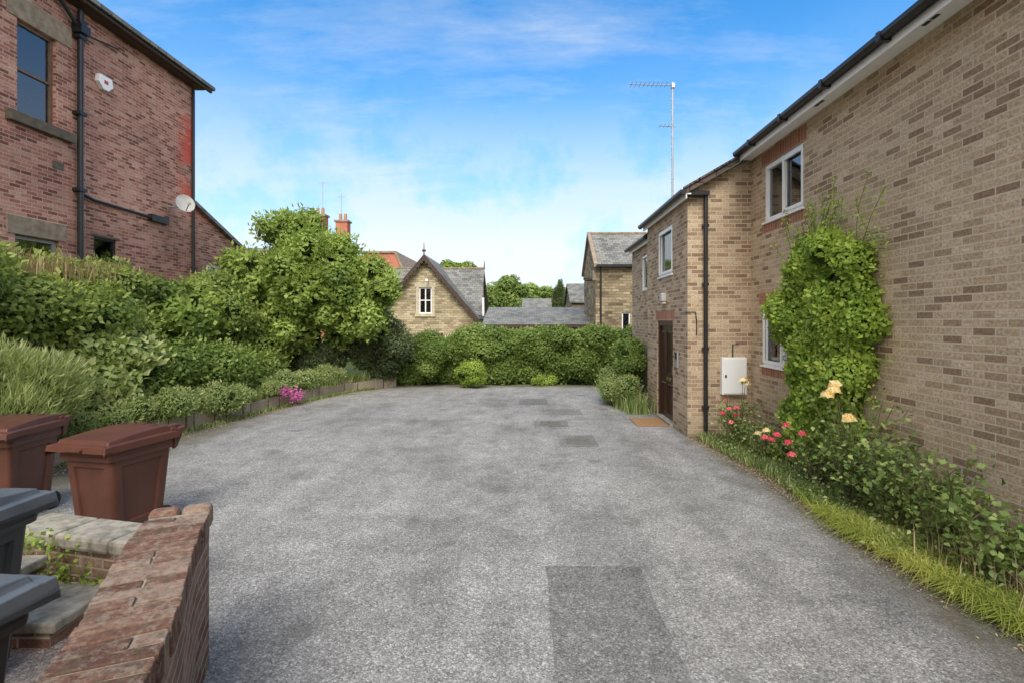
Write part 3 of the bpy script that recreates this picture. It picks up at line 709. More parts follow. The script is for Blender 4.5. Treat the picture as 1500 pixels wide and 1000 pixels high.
E=empty('slate_roof_outbuilding')
mb=MB(); mb.box(-2.2,3.45,26.2,30.2,-1,1.72,M_gritst); mb.build('walls',E)
mb=MB(); mb.hexa([(-2.4,26,1.74),(3.6,26,1.74),(3.6,30.3,2.72),(-2.4,30.3,2.72)],[(-2.4,26,1.82),(3.6,26,1.82),(3.6,30.3,2.80),(-2.4,30.3,2.80)],M_slate); mb.build('roof',E)
mb=MB(); mb.box(-2.4,3.6,25.94,25.998,1.66,1.82,M_wood); mb.box(-2.7,-2.2,25.9,26.0,1.6,1.75,M_white); mb.build('fascia',E)
E=empty('stone_house')
mb=MB(); x0=3.12
wall(mb,'y',24,-1,x0,9,-1,4.70,[(4.35,4.75,1.3,2.4)],M_stone2,.15)
mb.poly([(x0,24,-1),(x0,29,-1),(x0,29,4.7),(x0,26.5,6.42),(x0,24,4.7)],M_stone2,(-1,0,0))
mb.poly([(x0,29,-1),(9,29,-1),(9,29,4.7),(x0,29,4.7)],M_stone2,(0,1,0)); mb.poly([(9,24,-1),(9,29,-1),(9,29,4.7),(9,26.5,6.42),(9,24,4.7)],M_stone2,(1,0,0))
mb.build('walls',E)
mb=MB(); mb.poly([(x0-.1,23.75,4.62),(9.1,23.75,4.62),(9.1,26.5,6.5),(x0-.1,26.5,6.5)],M_slate,(0,0,1)); mb.poly([(x0-.1,29.25,4.62),(9.1,29.25,4.62),(9.1,26.5,6.5),(x0-.1,26.5,6.5)],M_slate,(0,0,1))
mb.box(x0-.1,9.1,26.42,26.58,6.48,6.57,M_gritst)
for ysg in(-1,1):
    mb.hexa([(x0-.12,26.5+ysg*2.8,4.5),(x0+.06,26.5+ysg*2.8,4.5),(x0+.06,26.5,6.42),(x0-.12,26.5,6.42)],[(x0-.12,26.5+ysg*2.8,4.66),(x0+.06,26.5+ysg*2.8,4.66),(x0+.06,26.5,6.58),(x0-.12,26.5,6.58)],M_gritst)
mb.build('roof',E)
mb=MB(); mb.box(x0,9,23.68,23.76,4.5,4.6,M_black); mb.tube([(3.35,23.9,4.5),(3.35,23.9,0)],.045,M_black,8)
mb.box(x0-.14,x0,23.95,24.05,3.9,4.35,M_gritst)
mb.tube([(x0-.03,25.2,4.0),(x0-.35,25.2,4.0)],.05,M_black,6); mb.tube([(x0-.03,26.5,4.2),(x0-.3,26.5,4.2)],.12,M_sill,6)
mb.build('gutter_and_pipes',E)
window(E,'front_window','y',24,-1,4.35,4.75,1.3,2.4,.1,M_white,M_glass,.06)
mb=MB()
for i in range(8): mb.box(4.2+i*.16,4.2+i*.16+.2,22.6,23.3,.4+i*.17,.43+i*.17,M_black)
mb.tube([(4.15,22.55,1.3),(5.5,22.55,2.7)],.025,M_black,6); mb.tube([(4.15,22.55,.35),(5.5,22.55,1.75)],.04,M_black,6)
for i in range(5): mb.tube([(4.2+i*.3,22.55,.4+i*.31),(4.2+i*.3,22.55,1.35+i*.31)],.015,M_black,5)
mb.build('metal_staircase',)
def house(name,x0,x1,y0,y1,zb,ze,zr_,mw,mr):
    E=empty(name); mb=MB()
    ym=(y0+y1)/2
    mb.prism([(y0,zb),(y1,zb),(y1,ze),(ym,zr_),(y0,ze)],x0,x1,mw,axis='x'); mb.build('walls',E)
    mb=MB(); o=.25
    for s_,yy in((-1,y0),(1,y1)):
        mb.hexa([(x0-.15,yy+s_*o,ze-.05),(x1+.15,yy+s_*o,ze-.05),(x1+.15,ym,zr_+.03),(x0-.15,ym,zr_+.03)],[(x0-.15,yy+s_*o,ze+.05),(x1+.15,yy+s_*o,ze+.05),(x1+.15,ym,zr_+.13),(x0-.15,ym,zr_+.13)],mr)
    mb.build('roof',E)
    return E
house('stone_terrace',3.0,12,36,42,-1,3.3,4.7,M_stone2,M_slate)
house('slate_roofed_house',-.5,1.9,46,49,-1,3.0,3.95,M_stone,M_slate)
E=empty('red_brick_terrace'); mb=MB()
mb.prism([(-15,-1),(-8.7,-1),(-8.7,5.1),(-9.45,6.75),(-11.6,6.75),(-11.6,6.3),(-15,6.3)],36,43,M_redfar); mb.build('walls',E)
mb=MB(); mb.prism([(-11.65,6.75),(-9.45,6.75),(-8.65,5.0),(-8.5,5.0),(-9.35,6.88),(-11.65,6.88)],35.9,43.1,M_gritst); mb.build('coping',E)
Eh=house('chimney_house',-26,-14.9,40,48,-1,5.0,8.1,M_redfar,M_slate)
mb=MB()
for cx,w_,zt,np_ in((-18.1,1.45,10.9,3),(-15.95,1.0,10.4,2)):
    mb.box(cx-w_/2,cx+w_/2,43.5,44.3,6,zt,M_redfar); mb.box(cx-w_/2-.1,cx+w_/2+.1,43.4,44.4,zt,zt+.15,M_gritst)
    for i in range(np_):
        px=cx+(i-(np_-1)/2)*.42; mb.tube([(px,43.9,zt+.15),(px,43.9,zt+.75)],.15,M_terr,10,r1=.12)
mb.tube([(-16.1,43.9,10.4),(-16.1,43.9,12.9)],.03,M_metal,5); mb.tube([(-16.4,43.9,12.6),(-15.8,43.9,12.6)],.02,M_metal,5)
mb.tube([(-17.7,43.9,10.8),(-17.7,43.9,14.0)],.03,M_metal,5); mb.tube([(-18.0,43.9,13.8),(-17.4,43.9,13.8)],.02,M_metal,5)
mb.build('chimneys',Eh)

# ------------------------------------------------------------ wheelie bins
def bin_(x,y,rot,body,lid,H=1.03):
    E=empty('wheelie_bin'); bm=bmesh.new()
    def ring(wx,y0,y1,z,r=.04,n=4):
        out=[]
        for (cx,cy,a0) in ((wx-r,y1-r,0),(-wx+r,y1-r,90),(-wx+r,y0+r,180),(wx-r,y0+r,270)):
            for k in range(n+1):
                a=R(a0+90*k/n); out.append(bm.verts.new((cx+r*math.cos(a),cy+r*math.sin(a),z)))
        return out
    zt=H-.12
    levels=[(.21,-.22,.24,.04),(.225,-.24,.255,.10),(.265,-.295,.30,zt-.15),(.268,-.30,.302,zt-.14),(.292,-.33,.318,zt-.135),(.296,-.335,.32,zt-.10),(.292,-.33,.318,zt-.095),(.292,-.33,.318,zt-.05),(.302,-.345,.325,zt-.045),(.302,-.345,.325,zt)]
    rs=[ring(*l) for l in levels]
    for a,b in zip(rs,rs[1:]):
        n=len(a)
        for k in range(n): bm.faces.new([a[k],a[(k+1)%n],b[(k+1)%n],b[k]])
    bm.faces.new(rs[0][::-1]); bm.faces.new(rs[-1])
    bm.normal_update()
    big=[f for f in bm.faces if f.calc_area()>.12 and abs(f.normal.z)<.5]
    bmesh.ops.inset_individual(bm,faces=big,thickness=.075,depth=0)
    bmesh.ops.inset_individual(bm,faces=big,thickness=.016,depth=-.022)
    me=bpy.data.meshes.new('body'); bm.to_mesh(me); bm.free(); me.materials.append(body)
    o=bpy.data.objects.new('body',me); scene.collection.objects.link(o); o.parent=E
    b=o.modifiers.new('b','BEVEL'); b.width=.005; b.segments=2; b.limit_method='ANGLE'; b.angle_limit=R(30)
    mb=MB()
    # hinged lid: down-turned rim, shallow step, domed panel with ribs
    prof=[(-.41,-.05),(-.40,.005),(-.345,.012),(-.33,.040),(-.10,.066),(.10,.080),(.24,.078),(.30,.060),(.33,.0)]
    secs=[(.328,-.040,0.0),(.322,.0,.12),(.285,.0,.18),(.272,.0,.95),(.14,.0,1.10),(-.14,.0,1.10),(-.272,.0,.95),(-.285,.0,.18),(-.322,.0,.12),(-.328,-.040,0.0)]
    G=[[(sx,py,zt+.008+so+(pz*sk if pz>0 else pz)) for (py,pz) in prof] for (sx,so,sk) in secs]
    for i in range(len(secs)-1):
        for j in range(len(prof)-1): mb.poly([G[i][j],G[i][j+1],G[i+1][j+1],G[i+1][j]],lid,(0,0,1))
    for i in (0,len(secs)-1): mb.poly(G[i]+[(G[i][-1][0],.33,zt-.045),(G[i][0][0],-.41,zt-.05)],lid,(1 if i==0 else -1,0,0))
    for s_ in(-.18,-.06,.06,.18):
        mb.hexa([(s_-.014,-.28,zt+.03),(s_+.014,-.28,zt+.03),(s_+.014,.22,zt+.07),(s_-.014,.22,zt+.07)],[(s_-.009,-.27,zt+.060),(s_+.009,-.27,zt+.060),(s_+.009,.21,zt+.104),(s_-.009,.21,zt+.104)],lid)
    mb.box(-.30,.30,.27,.325,zt+.012,zt+.055,lid)
    for s_ in(-1,1): mb.box(s_*.20-.045,s_*.20+.045,.31,.42,zt-.02,zt+.065,lid)
    mb.box(-.09,.09,-.435,-.40,zt-.03,zt-.008,lid)
    mb.build('lid',E,bevel=.007)
    mb=MB()
    mb.tube([(-.30,.41,zt+.025),(.30,.41,zt+.025)],.021,body,12)
    for s_ in(-1,1): mb.hexa([(s_*.285-.018,.30,zt-.16),(s_*.285+.018,.30,zt-.16),(s_*.285+.018,.33,zt-.14),(s_*.285-.018,.33,zt-.14)],[(s_*.285-.018,.30,zt+.03),(s_*.285+.018,.30,zt+.03),(s_*.285+.018,.425,zt+.045),(s_*.285-.018,.425,zt+.045)],body)
    mb.build('handle',E,bevel=.004)
    mb=MB()
    for s_ in(-1,1): mb.tube([(s_*.21,.25,.09),(s_*.25,.25,.09)],.09,M_rubber,20); mb.tube([(s_*.205,.25,.09),(s_*.255,.25,.09)],.035,body,12)
    mb.tube([(-.21,.25,.09),(.21,.25,.09)],.012,M_metal,8)
    mb.build('wheels',E)
    E.location=(x,y,.004); E.rotation_euler=(0,0,rot)
bin_(-3.88,4.86,R(-12),M_bbrown,M_bbrown,1.01)
bin_(-5.30,5.20,R(6),M_bbrown,M_bbrown,1.04)
bin_(-3.14,2.66,R(184),M_bgrey,M_bglid,1.09)
bin_(-2.26,1.70,R(178),M_bgrey,M_bglid,1.07)

# ------------------------------------------------------------ foreground curved brick wall
CL=[(-2.0,2.93),(-1.86,2.60),(-1.72,2.33),(-1.57,2.06),(-1.44,1.80),(-1.34,1.56),(-1.26,1.3),(-1.21,1.0),(-1.19,.6),(-1.19,-.5)]
def arc(pts,step):
    P=[Vector(p) for p in pts]
    res=[];  L_=0; seg=[]
    for a,b in zip(P,P[1:]): seg.append((a,b,(b-a).length)); L_+=(b-a).length
    s=0
    while s<L_:
        r=s
        for a,b,l in seg:
            if r<=l: res.append((a+(b-a)*r/l,(b-a).normalized(),s)); break
            r-=l
        s+=step
    return res
E=empty('curved_brick_wall')
A=arc(CL,.075); TH=.145
dirs=[]
for i in range(len(A)):
    d=Vector((0,0))
    for k in range(-4,5): d+=A[max(0,min(len(A)-1,i+k))][1]
    dirs.append(d.normalized())
me=bpy.data.meshes.new('wall_body'); vs=[];fs=[];luv=[]
for side in(1,-1):
    b0=len(vs)
    for (p,_,s),d in zip(A,dirs):
        n=Vector((-d.y,d.x))*side*TH
        vs+=[(p.x+n.x,p.y+n.y,0),(p.x+n.x,p.y+n.y,.79)]
    for i in range(len(A)-1):
        a=b0+i*2; f=[a,a+2,a+3,a+1]; u=[(A[i][2],0),(A[i+1][2],0),(A[i+1][2],.79),(A[i][2],.79)]
        if side==1: f=f[::-1];u=u[::-1]
        fs.append(f); luv+=u
b0=len(vs); p,d=A[0][0],dirs[0]; n=Vector((-d.y,d.x))*TH
vs+=[(p.x+n.x,p.y+n.y,0),(p.x-n.x,p.y-n.y,0),(p.x-n.x,p.y-n.y,.79),(p.x+n.x,p.y+n.y,.79)]; fs.append([b0,b0+1,b0+2,b0+3]); luv+=[(0,0),(.29,0),(.29,.79),(0,.79)]
me.from_pydata(vs,[],fs); ul=me.uv_layers.new(name='UVMap')
for i,c_ in enumerate(luv): ul.data[i].uv=c_
me.materials.append(M_gbrick)
o=bpy.data.objects.new('wall_body',me); scene.collection.objects.link(o); o.parent=E
M_mort=plain_mat('mortar',(.30,.26,.20),1,.35,20,bs=.6)
mb=MB()
for i in range(len(A)-1):
    q=[]
    for t_ in (i,i+1):
        p,d=A[t_][0],dirs[t_]; n=Vector((-d.y,d.x))*TH*.99; q.append((p+n,p-n))
    b_=[(q[0][0].x,q[0][0].y,.785),(q[0][1].x,q[0][1].y,.785),(q[1][1].x,q[1][1].y,.785),(q[1][0].x,q[1][0].y,.785)]
    mb.hexa(b_,[(a,b,.892) for a,b,_ in b_],M_mort)
mb.build('mortar_bed',E)
cop=[]
for k,(a_,b_,c_) in enumerate([(.22,.12,.085),(.30,.185,.135),(.17,.095,.07),(.35,.245,.19),(.26,.15,.11),(.32,.22,.17)]):
    m,nt,b=new_mat('coping_brick'); p=pos(nt)
    c=mix(nt,1,(a_,b_,c_),ramp(nt,noise(nt,p,34,6,.75),[(.3,g(.5)),(.7,g(1.45))]),'MULTIPLY')
    c=mix(nt,ramp(nt,noise(nt,p,17,6,.8),[(.50,g(0)),(.62,g(.65))]),c,(.36,.31,.25))
    c=mix(nt,ramp(nt,noise(nt,p,8,6,.75),[(.52,g(0)),(.64,g(.65))]),c,(.12,.115,.08))
    L(nt,c,b.inputs['Base Color']); b.inputs['Roughness'].default_value=.95; b.inputs['Specular IOR Level'].default_value=.15
    bump(nt,b,noise(nt,p,70,6,.8),1.0,.014); cop.append(m)
mb=MB(); last=None
for i,((p,_,s)) in enumerate(arc(CL,.078)):
    j=min(len(dirs)-1,int(s/.075)); d=dirs[j]
    if i==0: continue
    ang=math.atan2(d.y,d.x)+random.uniform(-.035,.035); nrm=Vector((-d.y,d.x))
    zc=.843+random.uniform(-.003,.003); off=random.uniform(-.006,.006)
    def pick():
        global last
        m=random.choice([q for q in cop if q is not last]); last=m; return m
    if random.random()<.45:
        w1=random.choice([.10,.205,.15]); w2=.31-w1-.010
        for c_,w_ in((p+nrm*(-.155+w1/2),w1),(p+nrm*(.155-w2/2),w2)): mb.rbox((c_.x,c_.y,zc),(.064,w_,.118),ang,pick())
    else:
        c_=p+nrm*off; mb.rbox((c_.x,c_.y,zc),(.064,.31,.118),ang,pick())
mb.build('coping_bricks',E,bevel=.005)
mb=MB(); p,d=A[0][0],dirs[0]; ang=math.atan2(d.y,d.x)
for k in(-1,1): mb.rbox((p.x-.05*d.x-d.y*k*.08,p.y-.05*d.y+d.x*k*.08,.855),(.10,.15,.14),ang,random.choice(cop))
mb.build('end_coping',E,bevel=.03)

mb=MB(); mb.poly([(-1.25,-1,.010),(-1.3,1.2,.010),(-1.9,2.8,.010),(-2.5,3.55,.010),(-3.1,3.6,.010),(-3.1,3.1,.010),(-4.6,3.0,.010),(-4.6,-1,.010)],M_conc,(0,0,1)); mb.build('concrete_pavement')
E=empty('stone_steps'); mb=MB()
mb.box(-3.7,-2.92,3.12,3.60,.01,.10,M_gbrick); mb.box(-4.1,-3.48,3.12,3.62,.01,.27,M_gbrick)
mb.build('brick_risers',E)
mb=MB(); mb.box(-3.74,-2.88,3.10,3.61,.10,.17,M_slab); mb.box(-4.2,-3.40,3.10,3.63,.28,.35,M_slab); mb.box(-5.0,-3.93,3.10,3.64,.46,.52,M_slab); mb.box(-5.0,-3.96,3.12,3.62,.0,.46,M_gbrick); mb.build('stone_treads',E,bevel=.014)
E=empty('capped_low_wall'); mb=MB()
mb.rbox((-3.27,3.86,.17),(1.25,.24,.34),R(-14),M_gbrick); mb.build('brickwork',E)
mb=MB(); 
for k,(a,l) in enumerate(((-.43,.5),(.08,.5),(.52,.36))):
    ca,sa=math.cos(R(-14)),math.sin(R(-14)); mb.rbox((-3.27+a*ca,3.86+a*sa,.395),(l,.34,.11),R(-14+k*.6),M_slab)
mb.build('cap_stones',E,bevel=.03)

# ------------------------------------------------------------ vegetation
cl=[]
for y in np.arange(4.6,15.4,.42):
    top=2.85-(.35 if y>13.5 else 0)+.14*math.sin(y*2.1)
    for z in np.arange(.7,top-.2,.5):
        r=.34+.36*rng.random(); bulge=.32*math.sin(y*1.3+z*1.7)+.22*rng.normal()
        cl.append(((-7.95+bulge+(.35 if z<1.6 else 0),y+rng.normal()*.15,z+rng.normal()*.1),(r,r*1.05,r*.8)))
    cl.append(((-7.9+.15*rng.normal(),y,top-.32+.08*rng.normal()),(.38,.42,.30)))
bush('ivy_hedge',cl,540,.09,G_ivy,stray=.16)
cl=[]
for y in np.arange(9.2,14.0,.55):
    r=.42+.25*rng.random(); cl.append(((-7.05+.05*(y-8)+rng.normal()*.15,y,.75+.35*rng.random()),(r,r,r*.9)))
bush('mixed_shrub',cl,700,.075,G_hedge,stray=.2)
cl=sub((-7.15,8.7,1.0),(.45,1.2,.75),22,.34)
bush('bramble_shrub',cl,330,.13,G_low,core=.55,stray=.3,aspect=.75)
cl=sub((-7.5,11.2,2.1),(.35,1.3,.5),12,.32)
bush('bramble_shrub',cl,380,.12,G_tree,core=.55,stray=.3,aspect=.7)
cl=[]
for y in np.arange(7.6,14.6,.28):
    xk=-6.55+(y-7.6)*.17; r=.13+.22*rng.random(); cl.append(((xk-.12+rng.normal()*.14,y,.38+.20*rng.random()),(r,r,r*.8)))
bush('low_border_plants',cl,1300,.055,G_low,core=.6,stray=.45,aspect=.35)
k=[]
for _ in range(6000):
    y=rng.uniform(5.2,15); xk=np.interp(y,[p[1] for p in K],[p[0] for p in K]); k.append((xk-.26+rng.normal()*.14,y,.27))
blades('border_grass',k,.28,.014,G_low,lean=1.1)
k=[]
for _ in range(3200):
    y=rng.uniform(7,15); xk=np.interp(y,[p[1] for p in K],[p[0] for p in K]); k.append((xk+.03+abs(rng.normal())*.06,y,.004))
blades('kerb_weeds',k,.10,.01,G_low,lean=.9)
cl=sub((-6.75,6.15,.95),(.75,.85,.75),26,.34)
bush('feathery_shrub',cl,1500,.12,G_broom,core=.55,aspect=.12,along=True,shell=(.5,1.35),up=.9,stray=.25)
k=[(-7.9+rng.normal()*.2,rng.uniform(6.9,10.4),2.6+rng.random()*.15) for _ in range(1100)]
blades('seed_head_grass',k,.42,.014,G_seed,lean=.6)
P=np.array([(-5.72,12.0,.36)])+rng.normal(size=(420,3))*np.array([.10,.16,.06]); leaves('magenta_flowers',P,rng.normal(size=P.shape)+[0,0,1],.045,G_mag,aspect=1)
P=np.array([(-5.5,12.15,.22)])+rng.normal(size=(200,3))*np.array([.06,.14,.07]); leaves('magenta_flowers',P,rng.normal(size=P.shape)+[0,0,1],.045,G_mag,aspect=1)

def tree(name,trunk,clumps,dens,size,mat,core=.6,subn=9,subr=.38,r0=.16,stray=.15):
    E=empty(name); mb=MB()
    base=Vector(trunk[0]); top=Vector(trunk[1])
    mb.tube([base,base.lerp(top,.5)+Vector((.08,.05,0)),top],r0,M_bark,10,r1=r0*.6)
    cs=[]
    for c,r in clumps:
        c=Vector(c); mid=top.lerp(c,.5)+Vector((rng.normal()*.15,rng.normal()*.15,.1))
        mb.tube([top-Vector((0,0,.2)),mid,c],r0*.5,M_bark,7,r1=.03)
        for _ in range(3):
            e=c+Vector(rng.normal(size=3))*r*.5; mb.tube([mid,(mid+e)/2+Vector((0,0,.08)),e],r0*.2,M_bark,5,r1=.012)
        cs+=sub(tuple(c),(r*.85,r*.85,r*.85),int(subn*r*r)+5,subr,1.0)
        cs.append((tuple(c),(r*.5,r*.5,r*.5)))
    mb.build('trunk_and_limbs',E)
    P,Nn,rv=clump_leaves(cs,dens,(.55,1.22),.6,-.42); leaves('leaves',P,Nn,size,mat,E,rv,.65)
    P,Nn,rv=clump_leaves(cs,dens*stray,(1.05,1.6),.5,-.2); leaves('outer_shoots',P,Nn,size*1.1,mat,E,np.clip(rv+.15,0,1),.5,True)
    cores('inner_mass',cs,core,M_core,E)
    return E
tree('broadleaf_tree',[(-6.3,14.9,0),(-6.2,14.9,2.0)],[((-7.05,15.0,4.5),.8),((-6.15,14.6,3.0),1.5),((-4.75,14.5,2.95),.85),((-7.45,14.7,3.2),1.0),((-5.75,14.9,3.75),.75),((-5.15,14.6,2.15),1.05),((-6.67,14.3,1.9),1.1),((-6.7,15.3,4.0),.7)],390,.13,G_tree,core=.42,subn=8,subr=.38,stray=.28)
cl=sub((-4.45,15.4,1.15),(.9,.6,.9),20,.35); bush('dark_shrub',cl,900,.07,G_dark,stray=.2)
cl=sub((-6.0,14.9,.85),(.8,.5,.7),16,.33); bush('dark_shrub',cl,900,.07,G_dark,stray=.2)
cl=sub((-3.3,15.9,.9),(.7,.5,.7),16,.32); bush('mixed_shrub',cl,1000,.06,G_hedge,stray=.2)
cl=sub((-1.75,15.3,.42),(.42,.35,.38),12,.20); bush('box_bush',cl,1700,.045,G_bright,stray=.1)
cl=sub((.45,15.9,.12),(.35,.2,.15),6,.14); bush('box_bush',cl,1700,.045,G_bright,stray=.1)
cl=[]
for x in np.arange(-4.2,3.4,.34):
    top=1.70-.22*max(0,(-x-1.5)/2.5)-.12*abs(math.sin(x*1.9))
    for z in np.arange(.35,top-.15,.36):
        r=.27+.2*rng.random(); cl.append(((x+rng.normal()*.07,16.45+rng.normal()*.17+.15*math.sin(x*2.3+z*2),z),(r*1.1,r,r*.9)))
    cl.append(((x,16.6,top-.28+rng.normal()*.05),(.36,.5,.28)))
bush('hedge',cl,820,.082,G_hedge,stray=.25)
cl=sub((2.42,12.6,1.0),(.28,.7,.75),18,.24); bush('wall_shrub',cl,1300,.06,G_hedge,stray=.2)
cl=sub((2.2,12.2,.45),(.35,1.3,.35),18,.22); bush('low_shrub',cl,1500,.06,G_low,stray=.3,aspect=.3)
k=[(2.35+rng.normal()*.16,rng.uniform(10.9,13.5),.0) for _ in range(1400)]; blades('iris_leaves',k,.45,.02,G_low,lean=.6)
def ftree(name,x,y,z,r,h,mat,n=16): 
    E=empty(name); mb=MB(); mb.tube([(x,y,-1),(x,y,z)],.3,M_bark,8,r1=.15); mb.build('trunk',E)
    cs=sub((x,y,z),(r,r,h),n,r*.42,1.0)+[((x,y,z),(r*.7,r*.7,h*.7))]
    P,Nn,rv=clump_leaves(cs,45,(.7,1.15),.5,-.6); leaves('leaves',P,Nn,.34,mat,E,rv); cores('inner_mass',cs,.72,M_core,E)
ftree('broadleaf_tree',-7.4,50,6.2,1.9,1.9,G_tree)
ftree('broadleaf_tree',-2.4,56,4.0,2.7,2.8,G_hedge,24)
ftree('broadleaf_tree',1.1,62,4.2,2.6,1.9,G_tree,20)
ftree('broadleaf_tree',-5.0,64,4.0,2.6,2.2,G_tree,20)
ftree('broadleaf_tree',5,66,3.6,3.6,2.2,G_hedge,22)
E=empty('conifer_tree'); mb=MB(); mb.tube([(2.9,48,-1),(2.9,48,5.0)],.15,M_bark,8,r1=.04); mb.build('trunk',E)
cs=[((2.9+rng.normal()*.1,48+rng.normal()*.2,z),((5.7-z)*.28+.2,(5.7-z)*.28+.2,.5)) for z in np.arange(1.5,5.4,.35)]
P,Nn,rv=clump_leaves(cs,110,(.7,1.15),.6,-.7); leaves('leaves',P,Nn,.2,G_dark,E,rv,.3,True); cores('inner_mass',cs,.75,M_core,E)
cs=[]
for x in np.arange(-60,60,3.0): cs.append(((x+rng.normal(),85+rng.normal()*3,2.5),(2.6,2.6,2.4+.6*rng.random())))
bush('distant_trees',cs,14,.6,G_hedge,core=.85)

cl=[]
for z in np.arange(.25,3.05,.2):
    half=np.interp(z,[.2,.9,1.6,2.3,2.8,3.1],[.34,.48,.70,.66,.46,.20]); cy=np.interp(z,[.2,1.5,3.1],[6.65,6.45,6.45])
    for y in np.arange(cy-half,cy+half+.01,.22):
        r=.14+.12*rng.random(); cl.append(((3.66+rng.normal()*.07,y+rng.normal()*.07,z+rng.normal()*.06),(r,r*1.05,r)))
E=bush('climbing_plant',cl,2200,.056,G_bright,core=.68,stray=.18,aspect=.7)
mb=MB(); P=[];Nn=[]
for _ in range(34):
    y=6.45+rng.normal()*.38; z=2.6+.3*rng.random(); dy=rng.normal()*.25; l=.35+.45*rng.random(); pts=[]
    for t in np.linspace(0,1,6):
        q=(3.68-.05*math.sin(t*3)-rng.random()*.02,y+dy*t,z+l*t); pts.append(q)
        for _k in range(6): P.append((q[0]+rng.normal()*.02,q[1]+rng.normal()*.035,q[2]+rng.normal()*.035)); Nn.append(rng.normal(size=3)+[-.8,0,.3])
    mb.tube(pts,.004,M_stem,4)
for _ in range(16):
    z=1.0+rng.random()*1.9; sgn=1 if rng.random()<.7 else -1; y=6.45+sgn*.6; pts=[]; e_=.25+.3*rng.random()
    for t in np.linspace(0,1,6):
        q=(3.70,y+sgn*e_*t,z+.25*t-.2*t*t); pts.append(q)
        for _k in range(6): P.append((q[0]+rng.normal()*.02,q[1]+rng.normal()*.04,q[2]+rng.normal()*.04)); Nn.append(rng.normal(size=3)+[-.8,0,.3])
    mb.tube(pts,.004,M_stem,4)
mb.build('stems',E); leaves('shoot_leaves',P,Nn,.045,G_bright,E,rng.random(len(P))*.4+.5,.6)

G_rose=leaf_mat('rose_leaf',[(.05,.09,.02),(.09,.145,.03),(.15,.22,.055),(.24,.29,.09)],.25,.4)
def rose(name,c,h,w,n,fl,fmat,lsize=.055,leafn=38):
    E=empty(name); mb=MB(); P=[];Nn=[]
    for i in range(n):
        a=rng.random()*2*math.pi; rr=w*(.25+.75*rng.random()); hh=h*(.45+.6*rng.random())
        b=Vector((c[0]+rng.normal()*.05,c[1]+rng.normal()*.08,.04))
        tp=Vector((min(c[0]+math.cos(a)*rr,3.76),c[1]+math.sin(a)*rr*1.3,hh)); m=b.lerp(tp,.5)+Vector((0,0,.12)); 
        m.x=min(m.x,3.76)
        mb.tube([b,m,tp],.008,M_stem,5,r1=.004)
        for _ in range(leafn):
            t=rng.random()**.7; q=(b.lerp(m,t*2) if t<.5 else m.lerp(tp,t*2-1)); q=q+Vector(rng.normal(size=3))*.06; q.x=min(q.x,3.79)
            if q.z>.02: P.append(q[:]); Nn.append(rng.normal(size=3)*.7+[0,0,.9])
    mb.build('stems',E); leaves('leaves',P,Nn,lsize,G_rose,E,None,.7)
    if fl:
        fp=[];fn=[]
        for tp in fl:
            rr=tp[3]
            for ly,(k_,q_) in enumerate(((10,1.0),(8,.65),(6,.35))):
                for j in range(k_):
                    a=2*math.pi*j/k_+ly; d=np.array([math.cos(a),math.sin(a),.3+ly*.45]); fp.append(np.array(tp[:3])+d*rr*q_*.6); fn.append(d+np.array([0,0,.4]))
        leaves('blooms',fp,fn,fl[0][3]*1.1,fmat,E,None,1.0)
        mb=MB()
        for tp in fl: mb.tube([(c[0],c[1],.1),((c[0]+tp[0])/2,(c[1]+tp[1])/2,tp[2]*.6),(tp[0],tp[1],tp[2]-.01)],.006,M_stem,5,r1=.004)
        mb.build('flower_stems',E)
    return E
rose('rose_bush',(3.40,5.35),1.2,.46,36,[(3.30,5.55,1.24,.085),(3.36,5.62,1.30,.065),(3.20,5.5,1.20,.065),(3.28,5.25,1.0,.05)],G_yel,.06)
rose('rose_bush',(3.40,4.75),.95,.45,28,None,None,.06)
rose('rose_bush',(3.45,4.2),.95,.38,22,None,None,.06)
rose('rose_bush',(3.45,3.75),.7,.34,16,None,None,.06)
rose('rose_bush',(3.40,6.1),.75,.40,22,[(3.05,6.3,.60,.055),(3.12,6.15,.54,.055),(3.0,6.5,.52,.05),(3.2,6.0,.68,.05),(3.1,6.55,.48,.05),(3.05,5.95,.45,.045),(3.22,6.4,.7,.045)],G_red,.045)
rose('rose_bush',(3.35,7.2),.6,.40,22,[(3.2,6.9,.52,.06),(3.15,7.05,.45,.05)],G_yel,.045)
rose('rose_bush',(3.25,8.0),.8,.38,24,[(3.05,7.8,.66,.05),(2.98,7.9,.58,.045),(3.12,7.7,.70,.045),(3.2,7.9,.55,.045),(3.0,7.6,.5,.045),(3.1,8.1,.75,.045)],G_red,.045)
rose('tall_yellow_rose',(3.35,8.15),.5,.2,5,[(3.32,7.95,1.08,.08),(3.38,8.0,1.03,.07)],G_yel,.045)
k=[]
while len(k)<13000:
    y=2.4+3.4*rng.random()**.8; ex=np.interp(y,[2.5,3.45,4.5,5.6],[3.25,3.12,2.95,2.98]); x=ex-.02+abs(rng.normal())*.28
    dn_=1.0 if y<4.3 else max(.15,1-(y-4.3)*.8)
    if x<3.78 and rng.random()<dn_*(.55+.45*math.sin(x*9+y*5)): k.append((x,y,.03))
rvg=np.clip(.22+.5*wob(np.array(k),2.2)+.5*rng.random(len(k)),0,1)
blades('long_grass',k,.15,.008,G_grass,lean=1.8,rv=rvg)
k=[]
for _ in range(5200):
    y=rng.uniform(4.2,8.7); ex=np.interp(y,[4.2,4.5,5.5,6.5,8.3],[3.0,2.95,2.98,3.0,2.8]); k.append((ex+.03+rng.random()*.7,y,.03))
blades('bed_weeds',k,.13,.013,G_low,lean=.9)
P=[]
